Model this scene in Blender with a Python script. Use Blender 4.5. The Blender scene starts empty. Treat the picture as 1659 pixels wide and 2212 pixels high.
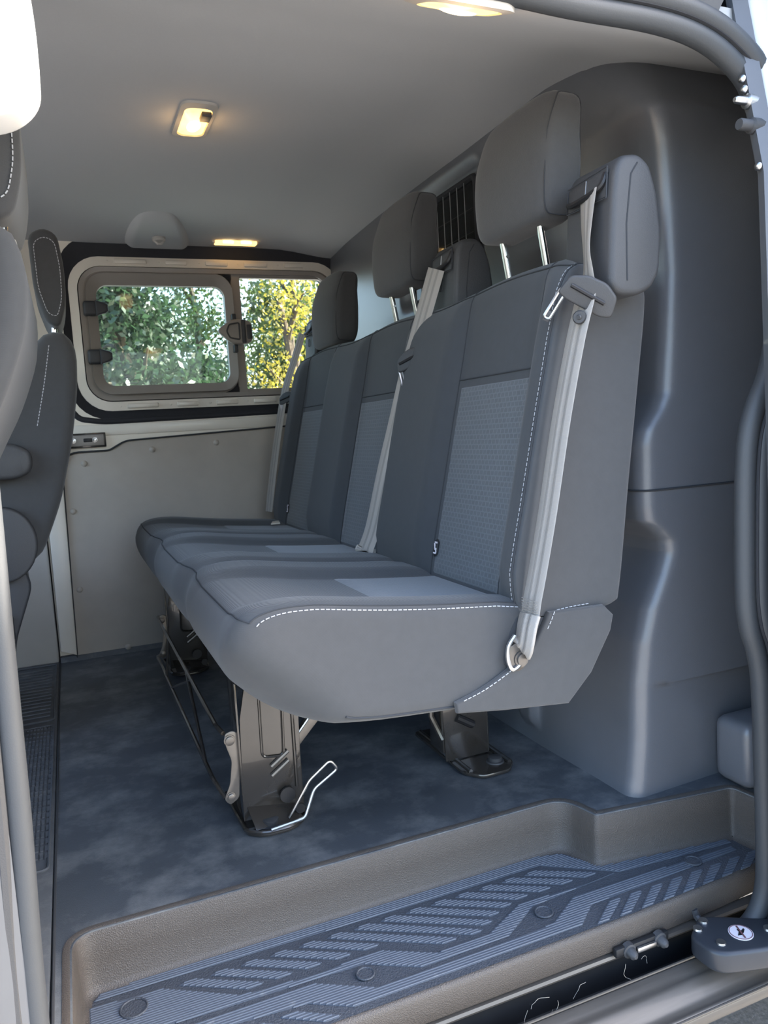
import bpy, bmesh, math, random
from mathutils import Vector, Matrix, Euler
random.seed(7)
S = bpy.context.scene
PI = math.pi
# ------------------------------------------------------------------ camera
cd = bpy.data.cameras.new('camera')
cam = bpy.data.objects.new('camera', cd)
S.collection.objects.link(cam)
yaw, pitch, roll = (math.radians(a) for a in (22.1257, -6.0631, -3.4183))
fw = Vector((math.sin(yaw) * math.cos(pitch), math.cos(yaw) * math.cos(pitch), math.sin(pitch)))
r0 = Vector((math.cos(yaw), -math.sin(yaw), 0)); u0 = r0.cross(fw)
rt = math.cos(roll) * r0 + math.sin(roll) * u0
up = -math.sin(roll) * r0 + math.cos(roll) * u0
M = Matrix((rt, up, -fw)).transposed().to_4x4()
M.translation = Vector((0, 0, .68))
cam.matrix_world = M
cd.sensor_fit = 'VERTICAL'; cd.sensor_height = 36; cd.lens = 36 * 1661 / 2212
cd.clip_start = .02; cd.clip_end = 300
cd.dof.use_dof = True; cd.dof.focus_distance = 1.15; cd.dof.aperture_fstop = 15
S.camera = cam
# ------------------------------------------------------------------ sky, sun, exposure
w = bpy.data.worlds.new('sky'); S.world = w; w.use_nodes = True
wn = w.node_tree; wn.nodes.clear()
sky = wn.nodes.new('ShaderNodeTexSky'); sky.sky_type = 'NISHITA'; sky.sun_disc = False
SUN_EL, SUN_AZ = math.radians(33), math.radians(-8)      # azimuth measured from +x towards +y
sky.sun_elevation = SUN_EL; sky.sun_rotation = PI / 2 - SUN_AZ
sky.air_density = 1.0; sky.dust_density = 3.5; sky.ozone_density = 1.0
bg = wn.nodes.new('ShaderNodeBackground'); bg.inputs['Strength'].default_value = .34
wo = wn.nodes.new('ShaderNodeOutputWorld')
wn.links.new(sky.outputs[0], bg.inputs[0]); wn.links.new(bg.outputs[0], wo.inputs[0])
sl = bpy.data.lights.new('sun', 'SUN'); sl.energy = 7.0; sl.angle = math.radians(.6); sl.color = (1, .93, .82)
so = bpy.data.objects.new('sun', sl); S.collection.objects.link(so)
sd = Vector((math.cos(SUN_EL) * math.cos(SUN_AZ), math.cos(SUN_EL) * math.sin(SUN_AZ), math.sin(SUN_EL)))
so.rotation_euler = sd.to_track_quat('Z', 'Y').to_euler()
S.view_settings.view_transform = 'Standard'; S.view_settings.look = 'None'
S.view_settings.gamma = 1; S.view_settings.use_curve_mapping = False
S.view_settings.exposure = 1.95
# ------------------------------------------------------------------ materials
def node(nt, kind, **kw):
    n = nt.nodes.new('ShaderNode' + kind)
    for k, v in kw.items():
        if k in n.inputs: n.inputs[k].default_value = v
        else: setattr(n, k, v)
    return n
def mat(name, col, rough=.6, metal=0., spec=.5, var=0., vscale=20., bump=0., bscale=300., btype='noise', stretch=None, sheen=0., coat=0., dirt=None):
    m = bpy.data.materials.new(name); m.use_nodes = True; nt = m.node_tree
    b = nt.nodes['Principled BSDF']
    b.inputs['Roughness'].default_value = rough; b.inputs['Metallic'].default_value = metal
    b.inputs['Specular IOR Level'].default_value = spec
    b.inputs['Sheen Weight'].default_value = sheen; b.inputs['Sheen Roughness'].default_value = .5
    b.inputs['Coat Weight'].default_value = coat
    b.inputs['Base Color'].default_value = (*col, 1)
    tc = node(nt, 'TexCoord')
    L = nt.links.new
    src = tc.outputs['Object']
    if stretch:
        mp = node(nt, 'Mapping'); mp.inputs['Scale'].default_value = stretch
        L(src, mp.inputs[0]); src = mp.outputs[0]
    if var > 0:
        n = node(nt, 'TexNoise', Scale=vscale, Detail=6.0, Roughness=.62); L(src, n.inputs['Vector'])
        mx = node(nt, 'Mix', data_type='RGBA'); mx.inputs[6].default_value = (*[c * (1 - var) for c in col], 1)
        mx.inputs[7].default_value = (*[min(1, c * (1 + var)) for c in col], 1)
        L(n.outputs[0], mx.inputs[0]); out = mx.outputs[2]
        if dirt:
            n2 = node(nt, 'TexNoise', Scale=dirt[1], Detail=9.0, Roughness=.7); L(tc.outputs['Object'], n2.inputs['Vector'])
            cr = node(nt, 'ValToRGB'); cr.color_ramp.elements[0].position = dirt[2]; cr.color_ramp.elements[1].position = dirt[3]
            L(n2.outputs[0], cr.inputs[0])
            mx2 = node(nt, 'Mix', data_type='RGBA'); mx2.inputs[7].default_value = (*dirt[0], 1)
            L(cr.outputs[0], mx2.inputs[0]); L(out, mx2.inputs[6]); out = mx2.outputs[2]
        L(out, b.inputs['Base Color'])
    if bump > 0:
        if btype == 'noise':
            t = node(nt, 'TexNoise', Scale=bscale, Detail=3.0); o = t.outputs[0]
        elif btype == 'grain':
            t = node(nt, 'TexVoronoi', Scale=bscale, feature='SMOOTH_F1'); t.inputs['Smoothness'].default_value = .6; o = t.outputs[0]
        elif btype == 'weave':
            t = node(nt, 'TexWave', Scale=bscale, bands_direction='Z'); t.inputs['Distortion'].default_value = .6; o = t.outputs[1]
        elif btype == 'weavey':
            t = node(nt, 'TexWave', Scale=bscale, bands_direction='Y'); o = t.outputs[1]
        L(src, t.inputs['Vector'])
        bp = node(nt, 'Bump', Strength=bump, Distance=.002); L(o, bp.inputs['Height']); L(bp.outputs[0], b.inputs['Normal'])
    return m
def emit(name, col, strength):
    m = bpy.data.materials.new(name); m.use_nodes = True; nt = m.node_tree
    b = nt.nodes['Principled BSDF']; b.inputs['Base Color'].default_value = (*col, 1); b.inputs['Roughness'].default_value = .3
    b.inputs['Emission Color'].default_value = (*col, 1); b.inputs['Emission Strength'].default_value = strength
    n = node(nt, 'TexNoise', Scale=40.0); tc = node(nt, 'TexCoord'); nt.links.new(tc.outputs['Object'], n.inputs['Vector'])
    mp = node(nt, 'MapRange'); mp.inputs[3].default_value = strength * .6; mp.inputs[4].default_value = strength * 1.4
    nt.links.new(n.outputs[0], mp.inputs[0]); nt.links.new(mp.outputs[0], b.inputs['Emission Strength'])
    return m
def insert_mat(name, col, a, b_):
    """plain-woven insert cloth with a regular pattern of short dashes; a, b_ = the two object axes of the weave"""
    m = mat(name, col, rough=.9, sheen=.25); nt = m.node_tree; L = nt.links.new; b = nt.nodes['Principled BSDF']
    tc = node(nt, 'TexCoord'); sp = node(nt, 'SeparateXYZ'); L(tc.outputs['Object'], sp.inputs[0])
    cb = node(nt, 'CombineXYZ'); L(sp.outputs[a], cb.inputs[0]); L(sp.outputs[b_], cb.inputs[1])
    br = node(nt, 'TexBrick', Scale=1.0); br.offset = .5; br.inputs['Brick Width'].default_value = .012; br.inputs['Row Height'].default_value = .0085
    br.inputs['Mortar Size'].default_value = .0011; br.inputs['Mortar Smooth'].default_value = .3
    br.inputs['Color1'].default_value = (*col, 1); br.inputs['Color2'].default_value = (*[c * 1.12 for c in col], 1)
    br.inputs['Mortar'].default_value = (*[c * 1.4 for c in col], 1)
    L(cb.outputs[0], br.inputs['Vector'])
    wv = node(nt, 'TexWave', Scale=140.0, bands_direction='X'); L(cb.outputs[0], wv.inputs['Vector'])
    gt = node(nt, 'MapRange'); L(wv.outputs[1], gt.inputs[0]); gt.inputs[3].default_value = .78; gt.inputs[4].default_value = 1.1
    ml = node(nt, 'Mix', data_type='RGBA', blend_type='MULTIPLY'); ml.inputs[0].default_value = 1
    L(br.outputs[0], ml.inputs[6]); L(gt.outputs[0], ml.inputs[7]); L(ml.outputs[2], b.inputs['Base Color'])
    bp = node(nt, 'Bump', Strength=.4, Distance=.0015); L(br.outputs[1], bp.inputs['Height']); bp.invert = True; L(bp.outputs[0], b.inputs['Normal'])
    return m
FAB = mat('seat_cloth', (.056, .061, .067), rough=.92, spec=.25, sheen=.15, var=.10, vscale=60, bump=.25, bscale=420, btype='weave')
FABS = mat('seat_cloth_lit', (.068, .069, .071), rough=.95, spec=.2, sheen=.2, var=.10, vscale=60, bump=.2, bscale=420, btype='weave')  # same cloth made paler: light on the seat sides put into the colour
FABH = mat('headrest_cloth', (.068, .069, .071), rough=.95, spec=.2, sheen=.25, var=.10, vscale=80, bump=.2, bscale=500)
INSB = insert_mat('insert_cloth_back', (.078, .089, .099), 1, 2)
INSC = mat('insert_cloth_seat', (.080, .092, .108), rough=.9, sheen=.25, var=.15, vscale=90, bump=.3, bscale=300)
THREAD = mat('white_thread', (.46, .47, .49), rough=.8, var=.05)
SEAM = mat('dark_seam', (.035, .038, .043), rough=.9, var=.1)
PLAS = mat('black_plastic', (.040, .042, .046), rough=.5, var=.06, vscale=200, bump=.25, bscale=900)
PLAS2 = mat('grey_plastic', (.050, .051, .054), rough=.55, var=.06, vscale=200, bump=.2, bscale=700)
BULK = mat('bulkhead_plastic', (.125, .132, .148), rough=.34, spec=.9, var=.06, vscale=30, bump=.10, bscale=900, btype='grain')
STEPM = mat('grained_step_plastic', (.078, .067, .058), rough=.5, var=.08, vscale=60, bump=.4, bscale=620, btype='grain')
TREADM = mat('tread_plastic', (.060, .068, .082), rough=.6, var=.15, vscale=40, bump=.5, bscale=420, btype='grain', dirt=((.15, .16, .17), 25, .62, .8))
PADM = mat('tread_pad_plastic', (.088, .104, .130), rough=.5, var=.12, vscale=40, dirt=((.22, .23, .24), 30, .6, .8))
FLOORM = mat('floor_vinyl', (.070, .080, .092), rough=.5, var=.3, vscale=9, bump=.2, bscale=900, btype='grain', dirt=((.24, .25, .25), 7, .46, .76))
MATM = mat('cab_mat_rubber', (.085, .092, .10), rough=.6, var=.3, vscale=30, bump=.2, bscale=300, dirt=((.16, .16, .16), 20, .5, .8))
CEIL = mat('headliner_cloth', (.52, .525, .53), rough=.97, spec=.1, var=.04, vscale=250, bump=.15, bscale=800)
METAL = mat('silver_paint', (.80, .74, .64), rough=.42, metal=.05, var=.05, vscale=5, coat=.2)
PANEL = mat('trim_board', (.48, .43, .37), rough=.62, var=.18, vscale=7, dirt=((.52, .49, .45), 5, .58, .85))
GREYTRIM = mat('grey_pillar_plastic', (.46, .44, .405), rough=.6, var=.06, vscale=20)
RUB = mat('seal_rubber', (.022, .023, .028), rough=.75, var=.2, vscale=80)
SEALM = mat("door_seal_rubber", (.050, .054, .059), rough=.55, var=.06, vscale=40, bump=.1, bscale=600)
WFRAME = mat('window_frame_plastic', (.30, .27, .24), rough=.36, var=.06)
CHROME = mat('chrome', (.86, .86, .84), rough=.16, metal=1, var=.02)
STEEL = mat('steel', (.55, .55, .55), rough=.3, metal=1, var=.06)
LEGM = mat('black_gloss_paint', (.050, .044, .038), rough=.22, metal=.35, spec=.7, var=.15, vscale=25, coat=.6)
LEGS = mat('bare_bracket_steel', (.17, .155, .14), rough=.35, metal=.6, var=.2, vscale=40)
BELT = mat('belt_webbing', (.45, .42, .385), rough=.55, spec=.5, var=.06, vscale=60, bump=.5, bscale=330, btype='weave')
BELTD = mat('belt_stripe', (.33, .31, .285), rough=.6, var=.05, bump=.5, bscale=330, btype='weave')
WHITEP = mat('light_pillar_plastic', (.72, .71, .69), rough=.5, var=.02)
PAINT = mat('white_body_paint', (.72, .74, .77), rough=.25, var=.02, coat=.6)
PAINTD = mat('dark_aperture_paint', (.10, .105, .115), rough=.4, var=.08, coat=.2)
SILLM = mat('scuffed_sill_paint', (.095, .086, .076), rough=.36, metal=.25, var=.25, vscale=14, stretch=(1, 14, 14), coat=.1)
SLOTM = mat('track_slot_dark', (.010, .011, .013), rough=.5, var=.4, vscale=30, dirt=((.12, .11, .10), 60, .68, .78))
LAMP = emit('lamp_lens', (1, .56, .17), .8)
LAMPB = emit('lamp_bulb', (1, .74, .36), 2.2)
ASPH = mat('asphalt', (.215, .21, .20), rough=.9, var=.85, vscale=110, bump=1.0, bscale=120, dirt=((.42, .41, .39), 160, .60, .66))
BARK = mat('tree_bark', (.09, .07, .05), rough=.9, var=.4, vscale=12, bump=.6, bscale=40)
LINT = mat('lint', (.55, .50, .42), rough=.9, var=.1)
RED = mat('sticker_red', (.16, .07, .08), rough=.5, var=.05)
STICK = mat('sticker_white', (.80, .74, .78), rough=.5, var=.03)
BLK = mat('print_black', (.012, .012, .014), rough=.5, var=.1)
def leafmat(name, c):
    m = bpy.data.materials.new(name); m.use_nodes = True; nt = m.node_tree; nt.nodes.clear(); L = nt.links.new
    tc = node(nt, 'TexCoord'); n = node(nt, 'TexNoise', Scale=2.2, Detail=4.0); L(tc.outputs['Object'], n.inputs['Vector'])
    mx = node(nt, 'Mix', data_type='RGBA'); mx.inputs[6].default_value = (*[v * .55 for v in c], 1); mx.inputs[7].default_value = (*[min(1, v * 1.6) for v in c], 1)
    L(n.outputs[0], mx.inputs[0])
    d = node(nt, 'BsdfDiffuse'); t = node(nt, 'BsdfTranslucent'); L(mx.outputs[2], d.inputs[0]); L(mx.outputs[2], t.inputs[0])
    g = node(nt, 'BsdfGlossy', Roughness=.35); a = node(nt, 'MixShader'); a.inputs[0].default_value = .55; L(d.outputs[0], a.inputs[1]); L(t.outputs[0], a.inputs[2])
    a2 = node(nt, 'MixShader'); a2.inputs[0].default_value = .06; L(a.outputs[0], a2.inputs[1]); L(g.outputs[0], a2.inputs[2])
    o = node(nt, 'OutputMaterial'); L(a2.outputs[0], o.inputs[0]); return m
LEAFD = leafmat('leaf_dark', (.030, .058, .028)); LEAFG = leafmat('leaf_green', (.050, .085, .022)); LEAFY = leafmat('leaf_yellow', (.30, .26, .03))
def glassmat(name, tint, haze):
    m = bpy.data.materials.new(name); m.use_nodes = True; nt = m.node_tree; nt.nodes.clear(); L = nt.links.new
    tr = node(nt, 'BsdfTransparent'); tr.inputs[0].default_value = (*tint, 1)
    gl = node(nt, 'BsdfGlossy', Roughness=.02); df = node(nt, 'BsdfDiffuse'); df.inputs[0].default_value = (.5, .55, .55, 1)
    fr = node(nt, 'Fresnel', IOR=1.3); a = node(nt, 'MixShader'); b = node(nt, 'MixShader')
    n = node(nt, 'TexNoise', Scale=9.0, Detail=3.0); tc = node(nt, 'TexCoord'); L(tc.outputs['Object'], n.inputs['Vector'])
    mp = node(nt, 'MapRange'); mp.inputs[1].default_value = .4; mp.inputs[2].default_value = .8; mp.inputs[3].default_value = haze * .5; mp.inputs[4].default_value = haze * 2
    L(n.outputs[0], mp.inputs[0]); L(mp.outputs[0], b.inputs[0])
    L(fr.outputs[0], a.inputs[0]); L(tr.outputs[0], a.inputs[1]); L(gl.outputs[0], a.inputs[2])
    L(a.outputs[0], b.inputs[1]); L(df.outputs[0], b.inputs[2])
    o = node(nt, 'OutputMaterial'); L(b.outputs[0], o.inputs[0]); return m
GLASS = glassmat('window_glass', (.80, .88, .86), .05); GLASS2 = glassmat('clear_window_glass', (.93, .96, .95), .02); GLASSD = glassmat('bulkhead_glass', (.42, .44, .48), .02)
# ------------------------------------------------------------------ helpers
def base_of(o):
    v = Vector((0, 0, 0))
    while o is not None: v += o.location; o = o.parent
    return v
def link(name, bm, m, parent=None, smooth=True, angle=35, kind=None, label=None, cat=None, group=None):
    """one mesh object from a bmesh given in world coordinates; its origin is its thing's base"""
    b = base_of(parent) if parent else Vector((0, 0, 0))
    if parent: bmesh.ops.translate(bm, verts=bm.verts, vec=-b)
    me = bpy.data.meshes.new(name); bm.to_mesh(me); bm.free()
    for mm in (m if isinstance(m, (list, tuple)) else [m]): me.materials.append(mm)
    if smooth:
        me.shade_smooth(); me.set_sharp_from_angle(angle=math.radians(angle))
    o = bpy.data.objects.new(name, me); S.collection.objects.link(o)
    if parent: o.parent = parent
    for k, v in (('kind', kind), ('label', label), ('category', cat), ('group', group)):
        if v: o[k] = v
    return o
def thing(name, loc, label, cat, group=None, kind=None):
    o = bpy.data.objects.new(name, None); o.empty_display_size = .05; S.collection.objects.link(o); o.location = loc
    o['label'] = label
    if cat: o['category'] = cat
    if group: o['group'] = group
    if kind: o['kind'] = kind
    return o
NB = bmesh.new
def V(*a): return Vector(a)
def smoothpath(pts, n=6, closed=False):
    P = [Vector(p) for p in pts]; out = []; N = len(P)
    for i in range(N if closed else N - 1):
        p0 = P[(i - 1) % N] if closed or i > 0 else P[0] * 2 - P[1]
        p1 = P[i]; p2 = P[(i + 1) % N]
        p3 = P[(i + 2) % N] if closed or i + 2 < N else P[-1] * 2 - P[-2]
        for k in range(n):
            t = k / n
            out.append(.5 * ((2 * p1) + (p2 - p0) * t + (2 * p0 - 5 * p1 + 4 * p2 - p3) * t * t + (3 * p1 - p0 - 3 * p2 + p3) * t ** 3))
    if not closed: out.append(P[-1])
    return out
def roundpath(pts, r, n=5, closed=False):
    """polyline with its corners rounded to radius r"""
    P = [Vector(p) for p in pts]; N = len(P); out = []
    for i in range(N):
        if not closed and i in (0, N - 1): out.append(P[i]); continue
        a, b, c = P[i - 1], P[i], P[(i + 1) % N]
        rr = r[i] if isinstance(r, (list, tuple)) else r
        d = min(rr, (a - b).length * .49, (c - b).length * .49)
        if d < 1e-6: out.append(b); continue
        s = b + (a - b).normalized() * d; e = b + (c - b).normalized() * d
        for k in range(n + 1):
            t = k / n; out.append(s * (1 - t) ** 2 + b * 2 * t * (1 - t) + e * t * t)
    return out
def tube(bm, pts, r, seg=8, closed=False, cap=True):
    P = [Vector(p) for p in pts]; N = len(P); rings = []
    nrm = None
    for i in range(N):
        a = P[i - 1] if (i > 0 or closed) else P[i]; b = P[(i + 1) % N] if (i < N - 1 or closed) else P[i]
        t = (b - a)
        if t.length < 1e-9: t = Vector((0, 0, 1))
        t.normalize()
        if nrm is None: nrm = t.orthogonal().normalized()
        nrm = (nrm - t * nrm.dot(t))
        if nrm.length < 1e-6: nrm = t.orthogonal()
        nrm.normalize(); bn = t.cross(nrm)
        rr = r[i] if isinstance(r, (list, tuple)) else r
        rx, ry = rr if isinstance(rr, tuple) else (rr, rr)
        rings.append([bm.verts.new(P[i] + nrm * math.cos(2 * PI * k / seg) * rx + bn * math.sin(2 * PI * k / seg) * ry) for k in range(seg)])
    for i in range(N if closed else N - 1):
        A, B = rings[i], rings[(i + 1) % N]
        for k in range(seg): bm.faces.new((A[k], A[(k + 1) % seg], B[(k + 1) % seg], B[k]))
    if cap and not closed:
        bm.faces.new(rings[0][::-1]); bm.faces.new(rings[-1])
    return bm
def box(bm, lo, hi, bev=0., seg=2, rot=None, piv=None):
    g = bmesh.ops.create_cube(bm, size=1)['verts']
    lo, hi = Vector(lo), Vector(hi); c = (lo + hi) / 2; s = hi - lo
    for v in g: v.co = Vector((v.co.x * s.x, v.co.y * s.y, v.co.z * s.z)) + c
    if bev > 0:
        es = list({e for v in g for e in v.link_edges})
        res = bmesh.ops.bevel(bm, geom=es, offset=bev, segments=seg, profile=.5, affect='EDGES')
        g = res['verts'] + [v for v in g if v.is_valid]
    if rot is not None:
        piv = Vector(piv) if piv else c
        R = Euler(rot).to_matrix()
        for v in set(g): v.co = R @ (v.co - piv) + piv
    return bm
def prism(bm, pts, vec, bev=0., seg=2):
    """closed outline extruded by vec, edges of both rims bevelled"""
    vs = [bm.verts.new(p) for p in pts]; f = bm.faces.new(vs)
    r = bmesh.ops.extrude_face_region(bm, geom=[f]); nv = [g for g in r['geom'] if isinstance(g, bmesh.types.BMVert)]
    for v in nv: v.co += Vector(vec)
    fs = {ff for v in vs + nv for ff in v.link_faces}
    bmesh.ops.recalc_face_normals(bm, faces=list(fs))
    if bev > 0:
        es = [e for e in {e for v in vs for e in v.link_edges} if all(x in vs for x in e.verts)] + [e for e in {e for v in nv for e in v.link_edges} if all(x in nv for x in e.verts)]
        bmesh.ops.bevel(bm, geom=es, offset=bev, segments=seg, profile=.5, affect='EDGES')
    return bm
def cyl(bm, a, b, r, seg=14, r2=None, bev=0):
    a, b = Vector(a), Vector(b); d = (b - a).normalized()
    pts, rs = [a], [r]
    tube(bm, [a, b], [r, r if r2 is None else r2], seg); return bm
def bolt(bm, c, n, r, h, seg=14):
    c = Vector(c); n = Vector(n).normalized()
    tube(bm, [c, c + n * h * .25, c + n * h * .3, c + n * h * .9, c + n * h], [r * 1.35, r * 1.3, r, r, r * .8], seg)
    return bm
def dome(bm, c, n, r, h, seg=12):
    c = Vector(c); n = Vector(n).normalized()
    tube(bm, [c + n * h * t for t in (0, .35, .7, .92, 1)], [r, r * .94, r * .72, r * .4, r * .08], seg); return bm
def grid(bm, f, us, vs):
    G = [[bm.verts.new(f(u, v)) for v in vs] for u in us]
    for i in range(len(us) - 1):
        for j in range(len(vs) - 1): bm.faces.new((G[i][j], G[i + 1][j], G[i + 1][j + 1], G[i][j + 1]))
    return G
def lin(a, b, n): return [a + (b - a) * i / (n - 1) for i in range(n)]
def interp(tab, x):
    if x <= tab[0][0]: return tab[0][1]
    for (a, fa), (b, fb) in zip(tab, tab[1:]):
        if x <= b: return fa + (fb - fa) * (x - a) / (b - a)
    return tab[-1][1]
def sstep(a, b, x):
    t = max(0., min(1., (x - a) / (b - a))); return t * t * (3 - 2 * t)
def stitches(bm, pts, step=.0075, ln=.0052, r=.0007, off=(0, 0, 0)):
    P = [Vector(p) + Vector(off) for p in pts]; acc = 0; cur = 0; seglen = []
    D = [0]
    for a, b in zip(P, P[1:]): D.append(D[-1] + (b - a).length)
    def at(s):
        for i in range(len(P) - 1):
            if s <= D[i + 1]:
                t = (s - D[i]) / max(1e-9, D[i + 1] - D[i]); return P[i].lerp(P[i + 1], t)
        return P[-1]
    s = 0
    while s + ln < D[-1]:
        tube(bm, [at(s), at(s + ln)], r, 4); s += step
    return bm
def rrect(cx, cz, wx, wz, r, n=6):
    """rounded rectangle outline, counter-clockwise, in the x-z plane"""
    out = []
    for sx, sz, a0 in ((1, -1, -PI / 2), (1, 1, 0), (-1, 1, PI / 2), (-1, -1, PI)):
        for k in range(n + 1):
            a = a0 + PI / 2 * k / n
            out.append((cx + sx * (wx / 2 - r) + r * math.cos(a), cz + sz * (wz / 2 - r) + r * math.sin(a)))
    return out
def ringframe(bm, outer, inner, y0, y1, lip=.0):
    """frame between two outlines (same count) in x-z, front at y0, back at y1; lip tilts the inner rim"""
    n = len(outer)
    a = [bm.verts.new((x, y0, z)) for x, z in outer]; b = [bm.verts.new((x, y0 + lip, z)) for x, z in inner]
    c = [bm.verts.new((x, y1, z)) for x, z in inner]; d = [bm.verts.new((x, y1, z)) for x, z in outer]
    for p, q in ((a, b), (b, c), (c, d), (d, a)):
        for i in range(n): bm.faces.new((p[i], p[(i + 1) % n], q[(i + 1) % n], q[i]))
    bmesh.ops.recalc_face_normals(bm, faces=bm.faces); return bm
# ------------------------------------------------------------------ ground outside
YF = 2.65                                                   # inner face of the far side
bm = NB(); grid(bm, lambda x, y: V(x, y, -.62), lin(-14, 14, 8), lin(-12, 40, 8))
link('ground', bm, ASPH, kind='structure', label='grey asphalt ground outside the van')
bm = NB(); box(bm, (-2.2, .94, -.285), (2.6, 2.62, -.235), .01); box(bm, (1.45, .74, -.60), (2.5, 1.10, -.24), .05)  # underside slab, plus an added unseen box keeping sun off the ground
link('underbody_shade_block', bm, RUB, kind='structure', label='dark underside of the van body with an added block shading the ground')
# ------------------------------------------------------------------ floor and entry step
edge = roundpath([(-.057, .905, 0), (-.057, 1.118, 0), (.768, 1.118, 0), (.784, 1.042, 0), (1.056, 1.006, 0), (1.066, .92, 0)], [0, .035, .07, .006, .012, 0], 7)
bm = NB()
ring = [(p.x, p.y, 0) for p in edge] + [(1.25, .92, 0), (1.25, YF, 0), (-.078, YF, 0), (-.078, .905, 0)]
vs = [bm.verts.new(p) for p in ring]; bm.faces.new(vs)
r = bmesh.ops.extrude_face_region(bm, geom=list(bm.faces)); bmesh.ops.translate(bm, verts=[g for g in r['geom'] if isinstance(g, bmesh.types.BMVert)], vec=(0, 0, -.02))
bmesh.ops.recalc_face_normals(bm, faces=bm.faces); bmesh.ops.triangulate(bm, faces=bm.faces)
FLOOR = link('floor', bm, FLOORM, smooth=False, kind='structure', label='dark vinyl load floor with pale dusty scuffs')
ZT = -.0885
step = thing('entry_step', (.5, 1.0, ZT), 'moulded side-door step with grained brown-grey riser and ribbed tread', 'step')
def offs(path, d):
    out = []
    for i, p in enumerate(path):
        a = path[max(0, i - 1)]; b = path[min(len(path) - 1, i + 1)]; t = (b - a); t.z = 0; t.normalize()
        out.append(p + Vector((t.y, -t.x, 0)) * d)
    return out
bm = NB()
rows = [(-.012, .0008), (-.004, .0012), (.0, -.002), (.002, -.006), (.004, -.04), (.006, ZT + .010), (.010, ZT + .003), (.018, ZT)]
cols = [[bm.verts.new((p.x, p.y, z)) for p in offs(edge, d)] for d, z in rows]
for A, B in zip(cols, cols[1:]):
    for i in range(len(A) - 1): bm.faces.new((A[i], A[i + 1], B[i + 1], B[i]))
bmesh.ops.recalc_face_normals(bm, faces=bm.faces)
link('riser', bm, STEPM, step, angle=60, label='grained riser face of the step')
bm = NB()
inn = offs(edge, .014); ring = [(p.x, p.y, ZT) for p in inn]
ring += [(1.03, .921, ZT), (.93, .913, ZT), (.75, .907, ZT), (.4, .905, ZT), (-.043, .905, ZT)]
bm.faces.new([bm.verts.new(p) for p in ring]); bmesh.ops.triangulate(bm, faces=bm.faces); bmesh.ops.recalc_face_normals(bm, faces=bm.faces)
link('tread', bm, TREADM, step, smooth=False)
bm = NB()
fl = [(-.06, .905), (.4, .905), (.75, .907), (.93, .913), (1.03, .921), (1.06, .935)]
prof = [(.004, ZT - .0005), (-.001, ZT - .001), (-.0045, ZT - .004), (-.006, ZT - .01), (-.007, ZT - .043), (-.004, ZT - .047), (.02, ZT - .047)]
cols = [[bm.verts.new((x, y + d, z)) for x, y in fl] for d, z in prof]
for A, B in zip(cols, cols[1:]):
    for i in range(len(A) - 1): bm.faces.new((A[i], B[i], B[i + 1], A[i + 1]))
bmesh.ops.recalc_face_normals(bm, faces=bm.faces)
link('step_nosing', bm, STEPM, step, angle=50, label='grained front face below the tread edge')
def ribpad(poly, name='tread_pad', rib=.0045, h=.0022):
    """raised pad with fine ribs running along x, clipped to its outline"""
    ys = [p[1] for p in poly]; y0, y1 = min(ys), max(ys)
    bm = NB(); prism(bm, [(x, y, ZT + .0002) for x, y in poly], (0, 0, h * .55))
    n = max(1, int((y1 - y0) / rib))
    for k in range(n):
        yc = y0 + (k + .5) * (y1 - y0) / n
        xs = []
        for (ax, ay), (bx, by) in zip(poly, poly[1:] + poly[:1]):
            if (ay - yc) * (by - yc) < 0: xs.append(ax + (bx - ax) * (yc - ay) / (by - ay))
        xs.sort()
        for a, b in zip(xs[::2], xs[1::2]):
            if b - a < .006: continue
            hw = (y1 - y0) / n * .33; z0 = ZT + h * .5; z1 = ZT + h * 1.15
            q = [bm.verts.new(p) for p in ((a + .001, yc - hw, z0), (b - .001, yc - hw, z0), (b - .001, yc + hw, z0), (a + .001, yc + hw, z0),
                                           (a + .002, yc - hw * .5, z1), (b - .002, yc - hw * .5, z1), (b - .002, yc + hw * .5, z1), (a + .002, yc + hw * .5, z1))]
            for f in ((4, 5, 6, 7), (0, 1, 5, 4), (1, 2, 6, 5), (2, 3, 7, 6), (3, 0, 4, 7)): bm.faces.new([q[i] for i in f])
    return link(name, bm, PADM, step, smooth=False)
bots = [1.018, 1.019, 1.019, 1.018, 1.018, .977, .975, .987, 1.001, 1.011, 1.019, 1.019, 1.019, 1.018]
for i, yb in enumerate(bots):
    x0 = .077 + .0443 * i; k = 1.62; d = (1.073 - yb) * k
    if i in (6, 7, 8, 9): p = [(x0, 1.069), (x0 + .014, 1.0735), (x0 + .026, 1.073), (x0 + .018 + d, yb + .004), (x0 + .012 + d, yb), (x0 + d - .002, yb)]
    else: p = [(x0, 1.069), (x0 + .012, 1.0735), (x0 + .024, 1.073), (x0 + .022 + d, yb + .003), (x0 + .018 + d, yb), (x0 + d - .002, yb - .001)]
    ribpad(p)
ribpad([(-.028, 1.103), (.05, 1.1075), (.56, 1.1075), (.70, 1.1075), (.745, 1.095), (.77, 1.055), (.79, 1.03), (1.03, .995), (1.03, .984), (.80, 1.004), (.692, 1.083), (.54, 1.083), (.05, 1.091), (-.036, 1.091)], 'tread_strip')
ribpad([(-.043, 1.079), (.056, 1.073), (.155, 1.009), (.27, 1.0), (.326, 1.007), (.366, 1.004), (.436, .962), (.522, .964), (.60, 1.005), (.74, 1.001), (.789, 1.005), (.619, .992), (.548, .948), (.402, .946), (.328, .990), (.269, .993), (.13, .996), (-.043, 1.003)], 'tread_strip')
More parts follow.
